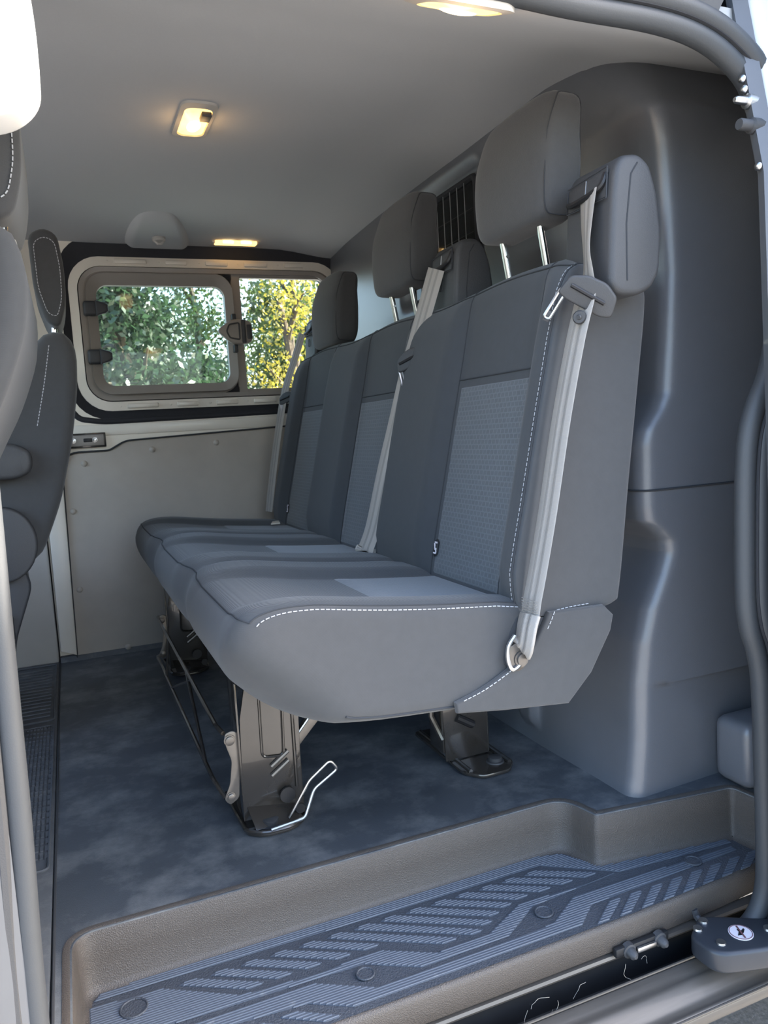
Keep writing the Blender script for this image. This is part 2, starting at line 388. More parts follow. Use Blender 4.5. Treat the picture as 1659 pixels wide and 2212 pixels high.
ribpad([(-.043, .990), (.13, .984), (.254, .984), (.33, .937), (.464, .936), (.621, .940), (.689, .982), (1.02, .975), (1.02, .962), (.703, .953), (.66, .919), (.453, .918), (.288, .918), (.233, .952), (.10, .964), (-.043, .968)], 'tread_strip')
for i in range(8):
    x0 = .681 + .0425 * i; t = .905 + max(0, x0 - .8) * .03
    ribpad([(x0, t + .005), (x0 + .003, t + .004), (x0 + .022, t + .005), (x0 + .072, .943), (x0 + .07, .947), (x0 + .052, .947)])
for i in range(5):
    x0 = .192 - .046 * i
    ribpad([(x0, .944), (x0 + .003, .946), (x0 + .024, .945), (x0 + .074, .912), (x0 + .07, .910), (x0 + .052, .910)])
for x, y, r_ in ((.014, 1.05, .016), (.323, .968, .011), (.624, .969, .012), (.927, .969, .012)):
    bm = NB(); tube(bm, [(x, y, ZT), (x, y, ZT + .003)], r_, 20); tube(bm, [(x + r_ * 1.12 * math.cos(a), y + r_ * 1.12 * math.sin(a), ZT + .003) for a in lin(0, 2 * PI, 25)[:-1]], .0016, 6, closed=True)
    link('screw_cover', bm, TREADM, step, label='round dark screw cover')
# two rubber buffers on the nosing with their recess
bm = NB(); box(bm, (.698, .889, -.139), (.80, .899, -.124), .003)
link('buffer_recess', bm, SLOTM, step)
for x in (.723, .782):
    bm = NB(); tube(bm, [(x, .897, -.132), (x, .888, -.133), (x, .887, -.133), (x, .878, -.134), (x, .874, -.134)], [.0115, .0115, .0085, .007, .003], 14)
    link('rubber_buffer', bm, PLAS2, step, label='small pointed rubber buffer')
bm = NB(); box(bm, (.735, .884, -.139), (.772, .889, -.130), .002); link('buffer_clip', bm, STEEL, step)
# sill and door track
sill = thing('door_sill', (.5, .85, -.2), 'scuffed brown-grey metal door sill with dark track slot below the step', 'sill')
def strip_x(bm, prof, x0, x1, n=2):
    xs = lin(x0, x1, n); cols = [[bm.verts.new((x, y, z)) for x in xs] for y, z in prof]
    for A, B in zip(cols, cols[1:]):
        for i in range(n - 1): bm.faces.new((A[i], B[i], B[i + 1], A[i + 1]))
bm = NB(); strip_x(bm, [(.915, -.138), (.899, -.139), (.897, -.143), (.899, -.147), (.91, -.148)], -.3, 1.08, 2); bmesh.ops.recalc_face_normals(bm, faces=bm.faces)
link('slot_edge_strip', bm, SILLM, sill, label='narrow brownish metal strip above the slot')
bm = NB(); strip_x(bm, [(.91, -.146), (.912, -.20), (.868, -.21), (.866, -.168)], -.3, 1.08, 2)
link('track_slot', bm, SLOTM, sill, label='black grimy track slot')
bm = NB(); strip_x(bm, [(.885, -.195), (.880, -.188), (.876, -.195)], -.3, 1.08, 2); link('track_rail', bm, LEGM, sill)
sp = roundpath([(.868, -.205, 0), (.867, -.163, 0), (.855, -.166, 0), (.846, -.170, 0), (.838, -.170, 0), (.828, -.176, 0), (.816, -.187, 0), (.808, -.189, 0), (.802, -.188, 0), (.796, -.196, 0), (.797, -.210, 0), (.806, -.215, 0), (.88, -.216, 0)], .005, 4)
bm = NB(); strip_x(bm, [(p.x, p.y) for p in sp], -.3, 1.3, 2); bmesh.ops.recalc_face_normals(bm, faces=bm.faces)
link('sill_panel', bm, SILLM, sill, angle=70)
for a, b, n_ in (((.868, -.1635), 0, 0), ((.7985, -.191), 0, 0)):
    bm = NB(); tube(bm, [(-.3, a[0], a[1]), (1.3, a[0], a[1])], .0022, 8); link('sill_bead', bm, SILLM, sill)
# lint and grit in the slot
bm = NB()
for k in range(16):
    x = random.choice([.42, .46, .50, .60, .74, .90]) + random.uniform(-.03, .03); y = random.uniform(.872, .894); z = -.168 + random.uniform(-.02, .01)
    p = [V(x, y, z)]; a = random.uniform(0, 6.28); n_ = random.randint(4, 7)
    for j in range(n_):
        a += random.uniform(-.7, .7); p.append(p[-1] + V(math.cos(a) * .0055, random.uniform(-.002, .002), math.sin(a) * .0055))
    tube(bm, smoothpath(p, 4), .00022, 4)
link('lint', bm, LINT, None, kind='stuff', label='tangled pale hair and lint caught in the dark track slot', cat='lint')
# ------------------------------------------------------------------ cab mat in front of the floor seam
cabm = thing('cab_mat', (-.3, 1.8, 0), 'ribbed dark rubber cab mat left of the floor seam', 'mat')
bm = NB(); box(bm, (-.62, .93, -.018), (-.083, YF, .004), .003); link('mat_sheet', bm, MATM, cabm)
bm = NB()
for row in range(26):
    y = 1.36 + row * .026
    for k in range(12):
        x = -.094 - k * .0078; box(bm, (x - .0026, y - .009 + k * .0012, .0035), (x + .0026, y + .009 + k * .0012, .0068))
link('mat_ribs', bm, MATM, cabm, smooth=False, kind='stuff')
for (y0, y1) in ((1.31, 2.02), (2.06, 2.60)):
    bm = NB(); tube(bm, roundpath([(-.5, y0, .006), (-.09, y0, .006), (-.09, y1, .006), (-.5, y1, .006)], .012), .0026, 6, closed=False); link('mat_border', bm, MATM, cabm)
for k in range(16):
    y = 2.10 + k * .03; bm = NB(); box(bm, (-.36, y, .003), (-.10, y + .008, .007), .001); link('mat_bar', bm, MATM, cabm)
bm = NB(); tube(bm, smoothpath([(-.079, .93, .001), (-.08, 1.3, .001), (-.08, 2.0, .001), (-.08, YF - .02, .001)], 4), .0022, 6); link('seam_bead', bm, SEAM, FLOOR)
# ------------------------------------------------------------------ ceiling
def zc(x, y):
    z = interp([(.86, 1.188), (.92, 1.214), (1.0, 1.250), (1.08, 1.278), (1.18, 1.306), (1.32, 1.325), (1.6, 1.335), (2.2, 1.336), (2.5, 1.333), (2.62, 1.326), (2.7, 1.32)], y)
    return z + .012 * math.sin(PI * max(0, min(1, (y - 1.1) / 1.5))) - .03 * sstep(.72, .98, x) * sstep(1.15, 1.7, y)
bm = NB(); grid(bm, zc and (lambda x, y: V(x, y, zc(x, y))), lin(-.75, 1.3, 42), lin(.86, 2.7, 60))
sm = [v for v in bm.verts]
for it in range(2): bmesh.ops.smooth_vert(bm, verts=[v for v in bm.verts if not v.is_boundary], factor=.5, use_axis_z=True)
bmesh.ops.delete(bm, geom=[f for f in bm.faces if f.calc_center_median().x > .955 and f.calc_center_median().y < .935], context='FACES')
r = bmesh.ops.extrude_face_region(bm, geom=list(bm.faces)); bmesh.ops.translate(bm, verts=[g for g in r['geom'] if isinstance(g, bmesh.types.BMVert)], vec=(0, 0, .05))
bmesh.ops.recalc_face_normals(bm, faces=bm.faces)
CE = link('ceiling', bm, CEIL, kind='structure', angle=60, label='light grey cloth headliner of the van')
# moulded bump over the far window with a strap hook
bm = NB()
def bump(u, v):
    # u across (x), v from the wall edge towards the middle of the roof: a soft swelling of the headliner
    hw = .105 * (1 - .45 * v ** 1.6); x = .338 - .028 * v + (u * 2 - 1) * hw; y = YF - .012 - .31 * v * (1 - .18 * abs(u * 2 - 1) ** 3)
    e = min(1, (1 - abs(u * 2 - 1)) * 3.2) ; f = min(1, (1 - v) * 3.2)
    return V(x, y, zc(x, y) + .006 - .024 * (e * (2 - e)) * (f * (2 - f)))
grid(bm, bump, lin(0, 1, 41), lin(0, 1, 33)); bmesh.ops.recalc_face_normals(bm, faces=bm.faces)
link('moulded_bump', bm, CEIL, CE)
bm = NB(); tube(bm, [(.330, 2.535, 1.318), (.330, 2.532, 1.306), (.330, 2.531, 1.302)], [.021, .020, .015], 20); tube(bm, [(.318, 2.53, 1.303), (.325, 2.528, 1.295), (.335, 2.528, 1.295), (.342, 2.53, 1.303)], .004, 8)
link('strap_hook', bm, GREYTRIM, CE, label='round strap hook in the moulded bump')
# lamps
def roof_lamp(name, cx, cy, sx, sy, label, tilt=0., group='interior lamps', sw=1):
    z = zc(cx, cy) ; t = thing(name, (cx, cy, z), label, 'lamp', group)
    def f(px, py, dz): return V(cx + px, cy + py * math.cos(tilt), z + dz + py * math.sin(tilt))
    def outline(wx, wy, r): return rrect(0, 0, wx, wy, r)
    o = outline(sx, sy, .022); i = outline(sx * .76, sy * .80, .018); n = len(o)
    bm = NB(); A = [bm.verts.new(f(x, y, .004)) for x, y in o]; B = [bm.verts.new(f(x * .985, y * .985, -.006)) for x, y in o]; C_ = [bm.verts.new(f(x, y, -.009)) for x, y in i]; D = [bm.verts.new(f(x, y, -.003)) for x, y in i]
    for p, q in ((A, B), (B, C_), (C_, D)):
        for k in range(n): bm.faces.new((p[k], p[(k + 1) % n], q[(k + 1) % n], q[k]))
    bmesh.ops.recalc_face_normals(bm, faces=bm.faces); link('bezel', bm, GREYTRIM, t)
    bm = NB(); ks = [(1, -.004), (.9, -.0085), (.55, -.011), (.05, -.012)]; R = [[bm.verts.new(f(x * s, y * s, d)) for x, y in i] for s, d in ks]
    for p, q in zip(R, R[1:]):
        for k in range(n): bm.faces.new((p[k], p[(k + 1) % n], q[(k + 1) % n], q[k]))
    bm.faces.new(R[-1]); bmesh.ops.recalc_face_normals(bm, faces=bm.faces); link('lens', bm, LAMP, t, label='glowing amber lens')
    bm = NB(); bmesh.ops.create_uvsphere(bm, u_segments=16, v_segments=8, radius=1)
    for v in bm.verts: v.co = f(v.co.x * sx * .2, sy * .06 + v.co.y * sy * .18, -.0095 + v.co.z * .006)
    link('bulb_glow', bm, LAMPB, t, label='bright bulb spot')
    p = f(sx * .2, -sy * .26, -.013); bm = NB()
    if sw > 0: box(bm, p - V(.010, .016, .006), p + V(.010, .016, .004), .002); link('switch', bm, PLAS, t, label='small dark rocker switch')
    pl = bpy.data.lights.new('bulb', 'POINT'); pl.energy = .06; pl.color = (1, .6, .25); pl.shadow_soft_size = .03
    lo = bpy.data.objects.new('bulb', pl); S.collection.objects.link(lo); lo.parent = t; lo.location = (0, 0, -.035)
    return t
roof_lamp('ceiling_lamp', .312, 1.685, .074, .185, 'glowing amber rectangular lamp in the middle of the grey headliner')
roof_lamp('ceiling_lamp', .500, .885, .135, .075, 'glowing amber lamp at the headliner edge above the open door', tilt=.40, sw=-1)
lp = thing('ceiling_lamp', (.585, 2.60, 1.326), 'thin glowing strip lamp above the far side window', 'lamp', 'interior lamps')
bm = NB(); box(bm, (.516, 2.585, 1.318), (.654, 2.615, 1.330), .003); link('lens', bm, LAMP, lp, label='glowing amber lens')
bm = NB(); box(bm, (.505, 2.592, 1.322), (.665, 2.64, 1.336), .004); link('bezel', bm, GREYTRIM, lp)
for x in (.54, .60):
    bm = NB(); box(bm, (x, 2.583, 1.319), (x + .035, 2.60, 1.327), .002); link('bulb_glow', bm, LAMPB, lp)
# ------------------------------------------------------------------ far side wall with window
WX0, WX1, WZ0, WZ1 = .085, .93, .826, 1.250               # window unit outline
def outl(x0, x1, z0, z1, r, n=7): return rrect((x0 + x1) / 2, (z0 + z1) / 2, x1 - x0, z1 - z0, r, n)
hole = outl(.07, .955, .806, 1.268, .085)
bm = NB()
outer = outl(-.078, 1.20, .0, 1.345, .002)
ringframe(bm, outer, outl(.03, .985, .768, 1.341, .11), YF, YF + .012)
WALL = link('wall_far', bm, METAL, kind='structure', angle=30, label='silver painted metal far side of the van')
bm = NB(); ringframe(bm, outl(.03, .985, .768, 1.341, .11), outl(.055, .965, .795, 1.278, .098), YF + .001, YF + .03, lip=.018); link('aperture_seal', bm, RUB, WALL, label='black seal around the window aperture')
bm = NB(); ringframe(bm, outl(.056, .966, .794, 1.283, .098), outl(WX0 - .003, WX1 + .01, WZ0 - .003, WZ1 + .003, .075), YF + .012, YF + .03, lip=-.004); link('window_flange', bm, METAL, WALL, label='pale metal flange around the window')
for z in (.808, 1.2685):
    for x0, x1 in ((.20, .30), (.36, .43), (.49, .565), (.62, .70), (.76, .83)):
        bm = NB(); box(bm, (x0, YF + .003, z - .0075), (x1, YF + .016, z + .0075), .004); link('flange_pad', bm, METAL, WALL)
        bm = NB(); dome(bm, (x0 - .02, YF + .012, z), (0, -1, 0), .004, .003); link('flange_rivet', bm, METAL, WALL)
bm = NB(); tube(bm, roundpath([(x, YF + .006, z) for x, z in ((.03, .80), (.05, .772), (.12, .760), (.5, .764), (1.0, .772))], .03), .011, 10); link('belt_rail', bm, RUB, WALL, label='dark rail under the window')
bm = NB(); box(bm, (-.04, YF - .004, .716), (1.05, YF + .01, .752), .004); link('belt_panel', bm, METAL, WALL)
bm = NB(); ringframe(bm, outl(-.85, 1.34, -.1, 1.42, .02), outl(WX0 + .012, WX1 - .012, WZ0 + .012, WZ1 - .012, .06), YF + .041, YF + .06); link('outer_skin', bm, RUB, WALL)
# cab side: continues forward of the pillar
bm = NB(); box(bm, (-.80, YF - .01, .47), (-.078, YF + .02, 1.345), .004); link('cab_pillar_panel', bm, GREYTRIM, WALL)
bm = NB(); box(bm, (-.80, YF - .02, 0), (-.082, YF + .02, .40), .008, 3); link('pillar_lower_trim', bm, GREYTRIM, WALL, label='grey plastic lower pillar trim')
bm = NB(); box(bm, (-.80, YF - .012, .395), (-.080, YF + .02, .475), .006, 3); link('pillar_lower_trim', bm, GREYTRIM, WALL)
bm = NB(); prism(bm, [(x, YF - .03, z) for x, z in ((-.074, .04), (-.028, .02), (-.016, .62), (.012, .668), (.012, .70), (-.070, .70))], (0, .032, 0), .003); link('door_jamb', bm, METAL, WALL, label='pale metal door jamb strip')
bm = NB()
pp = roundpath([(x, YF - .016, z) for x, z in ((-.028, .004), (-.014, .664), (.130, .664), (.182, .692), (1.05, .722), (1.05, .004))], [0, .055, .01, .02, 0, 0], 6)
prism(bm, pp, (0, .02, 0), .003); link('lower_panel', bm, PANEL, WALL, label='grey-brown board lining the lower side')
bm = NB(); tube(bm, [p + V(0, -.001, .004) for p in pp][:-1], .003, 6); link('panel_edge', bm, SEAM, WALL)
for x, z in ((.051, .651 - .02), (.264, .662), (.474, .672), (.004, .482), (.0, .229), (.13, .018), (.69, .68)):
    bm = NB(); dome(bm, (x, YF - .016, z), (0, -1, 0), .010, .007); link('panel_stud', bm, PANEL, WALL)
pl = NB(); box(pl, (.006, YF - .014, .680), (.124, YF, .727), .003); STP = link('striker_plate', pl, LEGM, WALL, label='glossy black striker plate with two screws')
bm = NB(); box(bm, (.012, YF - .017, .686), (.118, YF - .012, .721), .002); link('striker_face', bm, WFRAME, STP)
for x in (.026, .09):
    bm = NB(); bolt(bm, (x, YF - .016, .704), (0, -1, 0), .006, .005); link('screw', bm, STEEL, STP)
bm = NB(); box(bm, (.055, YF - .018, .697), (.083, YF - .014, .711), .003); link('striker_slot', bm, SLOTM, STP)
# the window unit
WIN = thing('window_1', (.5, YF, .83), 'far side window with hinged left sash and fixed right pane', 'window', kind='structure')
bm = NB(); ringframe(bm, outl(WX0, WX1, WZ0, WZ1, .072), outl(WX0 + .014, WX1 - .014, WZ0 + .014, WZ1 - .014, .06), YF + .004, YF + .035, .004); link('outer_gasket', bm, WFRAME, WIN)
bm = NB(); ringframe(bm, outl(.099, .575, .840, 1.236, .06), outl(.112, .565, .850, 1.226, .05), YF + .010, YF + .04, .004)
box(bm, (.575, YF + .014, .838), (.602, YF + .04, 1.238)); link('window_frame', bm, WFRAME, WIN)
bm = NB(); ringframe(bm, outl(.572, .925, .838, 1.238, .03), outl(.590, .905, .850, 1.226, .022), YF + .016, YF + .04, .004); link('pane_surround', bm, WFRAME, WIN)
bm = NB(); ringframe(bm, outl(.09, .60, .83, 1.246, .01), outl(.137, .546, .874, 1.194, .035), YF + .030, YF + .038); link('sash_backing', bm, RUB, WIN)
bm = NB(); ringframe(bm, outl(.106, .572, .846, 1.230, .058), outl(.137, .546, .874, 1.194, .035), YF - .004, YF + .03, .016); SASH = link('sash_frame', bm, WFRAME, WIN, angle=50, label='rounded plastic sash frame')
bm = NB(); box(bm, (.13, YF + .022, .868), (.552, YF + .026, 1.20)); link('pane', bm, GLASS, SASH, smooth=False)
bm = NB(); box(bm, (.585, YF + .024, .846), (.91, YF + .028, 1.23)); link('pane', bm, GLASS2, WIN, smooth=False)
for z in (1.117, .966):
    bm = NB(); box(bm, (.094, YF - .02, z - .023), (.135, YF + .01, z + .023), .008, 3)
    prism(bm, [(x, YF - .004, zz) for x, zz in ((.130, z - .024), (.158, z - .017), (.168, z - .010), (.168, z + .010), (.158, z + .017), (.130, z + .024))], (0, -.022, 0), .007, 3)
    tube(bm, [(.1335, YF - .021, z - .024), (.1335, YF - .021, z + .024)], .003, 8)
    link('sash_hinge', bm, PLAS, WIN, label='stubby black hinge block')
bm = NB(); lp_ = roundpath([(x, YF - .012, z) for x, z in ((.502, 1.043), (.555, 1.081), (.605, 1.079), (.622, 1.068), (.622, 1.008), (.605, .998), (.555, .996))], [.018, .02, .012, .008, .008, .012, .02], 5, closed=True)
prism(bm, lp_, (0, -.022, 0), .006, 3); LT = link('window_latch', bm, WFRAME, WIN, label='rounded triangular window latch')
bm = NB(); tube(bm, roundpath([(x, YF - .036, z) for x, z in ((.535, 1.040), (.545, 1.018), (.578, 1.012), (.578, 1.068), (.545, 1.062))], .006, 4, closed=True), .0025, 6, closed=True); link('latch_lever', bm, PLAS, LT)
bm = NB(); box(bm, (.586, YF - .038, 1.0), (.600, YF - .030, 1.078), .003); box(bm, (.604, YF - .037, 1.014), (.622, YF - .03, 1.062), .003); link('latch_hinge', bm, PLAS2, LT)
bm = NB(); box(bm, (.560, YF - .02, 1.078), (.574, YF + .01, 1.10), .003); box(bm, (.560, YF - .02, .972), (.574, YF + .01, .998), .003); link('latch_catch', bm, PLAS, WIN)
# etched maker marks: three pale lines in the pane's corner
bm = NB()
for k, (w_, z) in enumerate(((.02, .905), (.026, .899), (.022, .893), (.034, .882))): box(bm, (.205, YF + .0205, z - .0014), (.205 + w_, YF + .0215, z + .0014))
link('etched_mark', bm, THREAD, SASH, smooth=False, label='small pale etched lines in the pane corner')
bm = NB(); box(bm, (-1.75, .82, -.02), (-1.45, YF + .04, .70), .03, 3)
link('wall_front', bm, PLAS2, kind='structure', label='dashboard closing the front of the cab')
bm = NB(); box(bm, (-1.5, .80, -.2), (-.33, .90, .64), .02, 3)
link('door_2', bm, PAINTD, kind='structure', label='lower half of the closed front passenger door')
bm = NB(); box(bm, (-1.5, YF - .02, -.2), (-.80, YF + .06, .64), .02, 3); link('door_3', bm, PAINTD, kind='structure', label='lower half of the far front door')
bm = NB(); box(bm, (-1.15, .82, 1.34), (-.74, YF + .04, 1.40), .01); link('ceiling_front', bm, CEIL, kind='structure', label='headliner over the cab')
bm = NB(); box(bm, (-1.5, .9, -.06), (-.60, YF, -.02)); link('floor_cab', bm, MATM, kind='structure', label='cab floor under the front seats')
bm = NB(); prism(bm, [(-.078, YF, .0), (-.078, YF - .022, .0), (-.078, YF - .018, .016), (-.078, YF - .012, .018), (-.078, YF, .018)], (1.0, 0, 0), .002); link('floor_upturn', bm, MATM, FLOOR, label='turned-up edge of the floor vinyl')
# ------------------------------------------------------------------ bulkhead (rear wall)
RID = [(0, .872), (.03, .878), (.1, .886), (.2, .890), (.28, .900), (.34, .918), (.40, .948), (.435, .962), (.455, .960), (.475, .940), (.495, .914), (.52, .909), (.63, .909), (.655, .916), (.69, .945), (.715, .958), (.80, .966), (.92, .973), (1.0, .970), (1.13, .961), (1.19, .948), (1.25, .946), (1.36, .945)]
def ysid(z): return interp([(0, 1.052), (1.175, 1.045), (1.195, 1.05), (1.215, 1.066), (1.30, 1.13), (1.36, 1.17)], z)
def bulk(s, z):
    """s<0: side face running rearwards; 0..1 rounded corner; >1 front face running to the far side"""
    xr = interp(RID, z) if True else 0; y0 = ysid(z); R = .028 if z < 1.19 else .028 + (z - 1.19) * .4
    if s <= 0: return V(xr + R + (-s), y0 + .16 * s * (-.3 if z < .2 else -.0), z)
    if s <= 1:
        a = s * PI / 2; return V(xr + R - R * math.sin(a), y0 + R - R * math.cos(a), z)
    d = (s - 1) * 1.0; y = y0 + R + d
    mid = interp([(0, .866), (.2, .872), (.5, .90), (.9, .935), (1.25, .935), (1.36, .932)], z)
    t = sstep(1.12, 1.36, y); x = xr * (1 - t) + mid * t
    # window recess, wheel-arch rib and far corner
    rec = sstep(1.585, 1.635, y) * (1 - sstep(2.03, 2.08, y)) * sstep(1.00, 1.05, z) * (1 - sstep(1.275, 1.30, z))
    x += .03 * rec
    x -= .018 * sstep(1.40, 1.385, y) * sstep(1.33, 1.345, y) * sstep(.028, .06, z) * (1 - sstep(.35, .5, z))
    x -= .05 * sstep(2.47, 2.62, y) * sstep(1.30, .9, z)
    return V(x, y, z)
bm = NB()
ss = [-.5, -.35, -.2, -.12, -.06, -.03, -.01, 0] + lin(0, 1, 9)[1:] + [1 + d for d in lin(.01, 1.66, 190)]
zz = sorted(set([round(v, 4) for v in lin(0, 1.36, 110)] + [a for a, b in RID]))
G = grid(bm, bulk, ss, zz); bmesh.ops.recalc_face_normals(bm, faces=bm.faces)
BH = link('wall_rear', bm, BULK, kind='structure', angle=70, label='moulded dark blue-grey bulkhead behind the bench')
bm = NB(); p = []
for s in [-.30, -.2, -.1, -.03, 0, .25, .5, .75, 1, 1.02, 1.06, 1.1]: p.append(bulk(s, .549))
tube(bm, [q + V(-.0003, -.0003, 0) for q in p], .0022, 6); link('panel_joint', bm, SEAM, BH)
bm = NB(); box(bm, (1.055, .965, .004), (1.2, 1.05, .125), .02, 3); link('corner_block', bm, BULK, BH)
# window in the bulkhead with protective wires
BW = thing('window_2', (.95, 1.83, 1.06), 'small dark bulkhead window with thin vertical guard wires', 'window', kind='structure')
def bw(x, y0, y1, z0, z1, bm): box(bm, (x, y0, z0), (x + .004, y1, z1)); return bm
link('pane', bw(.958, 1.665, 2.02, 1.035, 1.262, NB()), GLASSD, BW, smooth=False)
bm = NB(); tube(bm, roundpath([(.958, 1.655, 1.03), (.958, 2.03, 1.03), (.958, 2.03, 1.268), (.958, 1.655, 1.268)], .02, 4, closed=True), .008, 8, closed=True); link('gasket', bm, RUB, BW)
for k in range(9):
    y = 1.70 + k * .037; bm = NB(); tube(bm, [(.950, y, 1.036), (.950, y, 1.262)], .0010, 6); link('guard_wire', bm, STEEL, BW)
for k in range(3):
    z = 1.085 + k * .055; bm = NB(); tube(bm, [(.9515, 1.665, z), (.9515, 2.02, z)], .0005, 6); link('guard_wire', bm, PLAS2, BW)
# dark load space behind the window
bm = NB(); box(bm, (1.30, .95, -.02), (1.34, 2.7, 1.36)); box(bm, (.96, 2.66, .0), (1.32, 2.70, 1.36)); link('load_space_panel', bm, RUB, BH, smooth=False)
# ------------------------------------------------------------------ bench seat
bench = thing('bench_seat', (.45, 1.66, 0), 'three-place dark grey cloth bench with three head restraints across the van', 'bench')
Y0, Y1 = .957, 2.385
CEN = (1.152, 1.660, 2.170)
EDG = (.5 * (CEN[0] + CEN[1]), .5 * (CEN[1] + CEN[2]))
def bol(y, hw=.117, soft=.03):
    """0 in the middle of a place, 1 on the bolsters between places"""
    d = min(abs(y - c) for c in CEN); return sstep(hw - soft * .3, hw + soft, d)
def inset(P, e):
    n = len(P); out = []
    for i in range(n):
        t = (P[(i + 1) % n] - P[i - 1]).normalized(); out.append(P[i] + Vector((-t.y, t.x)) * e)
    return out
def sweep(ctrl, nsub, mod, rnd, stations, orient=1):
    """closed profile swept along y between Y0 and Y1 with rounded ends -> rings of points"""
    pr = smoothpath([(a, b, 0) for a, b, *_ in ctrl], nsub, closed=True)
    wts = []
    n = len(ctrl)
    for i in range(n):
        for k in range(nsub):
            t = k / nsub; wts.append([ctrl[i][2 + j] * (1 - t) + ctrl[(i + 1) % n][2 + j] * t for j in range(len(ctrl[i]) - 2)])
    base = [Vector((p.x, p.y)) for p in pr]
    rings = []
    for y in stations:
        d = min(y - Y0, Y1 - y); e = 0 
        if d < rnd: e = rnd - math.sqrt(max(0, rnd * rnd - (rnd - d) ** 2))
        P = inset(base, orient * e)
        rings.append([mod(p.x, y, p.y, wt, d) for p, wt in zip(P, wts)])
    return rings
def stationlist(extra=()):
    a = [0, .0015, .004, .008, .013, .02, .03]
    s = [Y0 + v for v in a] + [Y1 - v for v in a]
    y = Y0 + .04
    while y < Y1 - .035: s.append(y); y += .012
    return sorted(set(round(v, 4) for v in s + list(extra)))
def capring(r):
    c = sum(r, Vector((0, 0, 0))) / len(r); return [c + (p - c) * .95 for p in r]
def meshrings(bm, R, fan=False):
    R = [capring(R[0])] + list(R) + [capring(R[-1])]
    W = [[bm.verts.new(p) for p in r] for r in R]; n = len(W[0])
    for A, B in zip(W, W[1:]):
        for k in range(n): bm.faces.new((A[k], A[(k + 1) % n], B[(k + 1) % n], B[k]))
    for w_ in (W[0], W[-1]):
        if not fan: bm.faces.new(w_); continue
        c = bm.verts.new(sum((v.co for v in w_), Vector((0, 0, 0))) / n)
        for k in range(n): bm.faces.new((w_[k], w_[(k + 1) % n], c))
    bmesh.ops.recalc_face_normals(bm, faces=bm.faces); return W
def patch(bm, R, i0, i1, k0, k1, off, outward):
    """cover cloth laid on part of a swept surface, its edges tucked in"""
    G = []
    for i in range(i0, i1 + 1):
        row = []
        for k in range(k0, k1 + 1):
            tu = R[min(i + 1, len(R) - 1)][k] - R[max(i - 1, 0)][k]; tv = R[i][(k + 1) % len(R[i])] - R[i][k - 1]
            n = tu.cross(tv).normalized()
            if n.dot(outward) < 0: n = -n
            e = i in (i0, i1) or k in (k0, k1); row.append(bm.verts.new(R[i][k] + n * (-.003 if e else off)))
        G.append(row)
    for a, b in zip(G, G[1:]):
        for j in range(len(a) - 1): bm.faces.new((a[j], a[j + 1], b[j + 1], b[j]))
    bmesh.ops.recalc_face_normals(bm, faces=bm.faces)
    if sum((f.normal.dot(outward) for f in bm.faces)) < 0: bmesh.ops.reverse_faces(bm, faces=bm.faces)
# --- cushion
CC = [(.66, .404, .3, 0), (.56, .414, 1, 0), (.46, .424, 1, 0), (.36, .437, 1, .1), (.28, .450, .9, .3), (.225, .454, .6, .8), (.188, .445, .25, 1), (.168, .412, 0, 1), (.170, .375, 0, .8), (.192, .335, 0, .5),
      (.245, .292, 0, .2), (.34, .279, 0, 0), (.50, .268, 0, 0), (.62, .257, 0, 0), (.672, .254, 0, 0), (.712, .296, 0, 0), (.756, .352, 0, 0), (.764, .378, 0, 0), (.742, .398, 0, 0)]
NS = 5
def cmod(x, y, z, wt, d):
    wt_, wf = wt
    z2 = z + wt_ * (.016 * bol(y) - .004) - .010 * wt_ * sstep(.03, 0., min(abs(y - e) for e in EDG))
    x2 = x + wf * .012 * (sstep(.10, .0, min(abs(y - e) for e in EDG)) - .3)
    R = .03 + .11 * sstep(.45, .30, z)
    if d < R and x < .40:
        g = R - math.sqrt(max(0, R * R - (R - d) ** 2)); x2 += g * (1 - sstep(.17, .40, x) ** .7 if x > .17 else 1)
    return V(x2, y, z2)
ins_y = [(c - .112, c + .112) for c in CEN]
ST = stationlist([v for p in ins_y for v in p])
CR = sweep(CC, NS, cmod, .022, ST)
# orientation check: rings must shrink towards the ends
def area(r): return abs(sum(r[i].x * r[(i + 1) % len(r)].z - r[(i + 1) % len(r)].x * r[i].z for i in range(len(r))))
if area(CR[0]) > area(CR[len(CR) // 2]): CR = sweep(CC, NS, cmod, .022, ST, -1)
bm = NB(); meshrings(bm, CR)
nk = len(CR[0])
for i, f in enumerate(list(bm.faces)[:-2]):
    if i % nk >= 6 * NS or i // nk < 4: f.material_index = 1
for f in bm.faces:
    if f.normal.y < -.95: f.material_index = 1
CUSH = link('seat_cushion', bm, [FAB, FABS], bench, angle=50, label='dark grey cloth seat cushion')
def idx(y): return min(range(len(ST)), key=lambda i: abs(ST[i] - y))
for a, b in ins_y:
    bm = NB(); patch(bm, CR, idx(a), idx(b), 0 * NS + 1, int(2.75 * NS), .0016, V(0, 0, 1)); link('cushion_insert', bm, INSC, CUSH, label='lighter blue-grey cloth insert')
# seam with white stitching: along the near side and the front edge
kf = 6 * NS
side = []
for k in range(kf, -1, -1): side.append(CR[3][k])
front = [CR[i][kf] for i in range(3, len(ST) - 3)]
bm = NB(); tube(bm, front, .0013, 6); tube(bm, side, .0013, 6); link('edge_piping', bm, SEAM, CUSH)
bm = NB(); stitches(bm, [CR[2][k] + V(-.0005 if k > 4 * NS else 0, -.001, -.001) for k in range(kf, -1, -1)], r=.0008); link('side_stitching', bm, THREAD, CUSH, label='white stitched seam')
bm = NB(); tube(bm, [CR[2][k] + V(0, -.001, 0) for k in range(10 * NS + 1, 14 * NS)], .0016, 6); link('bottom_piping', bm, SEAM, CUSH)
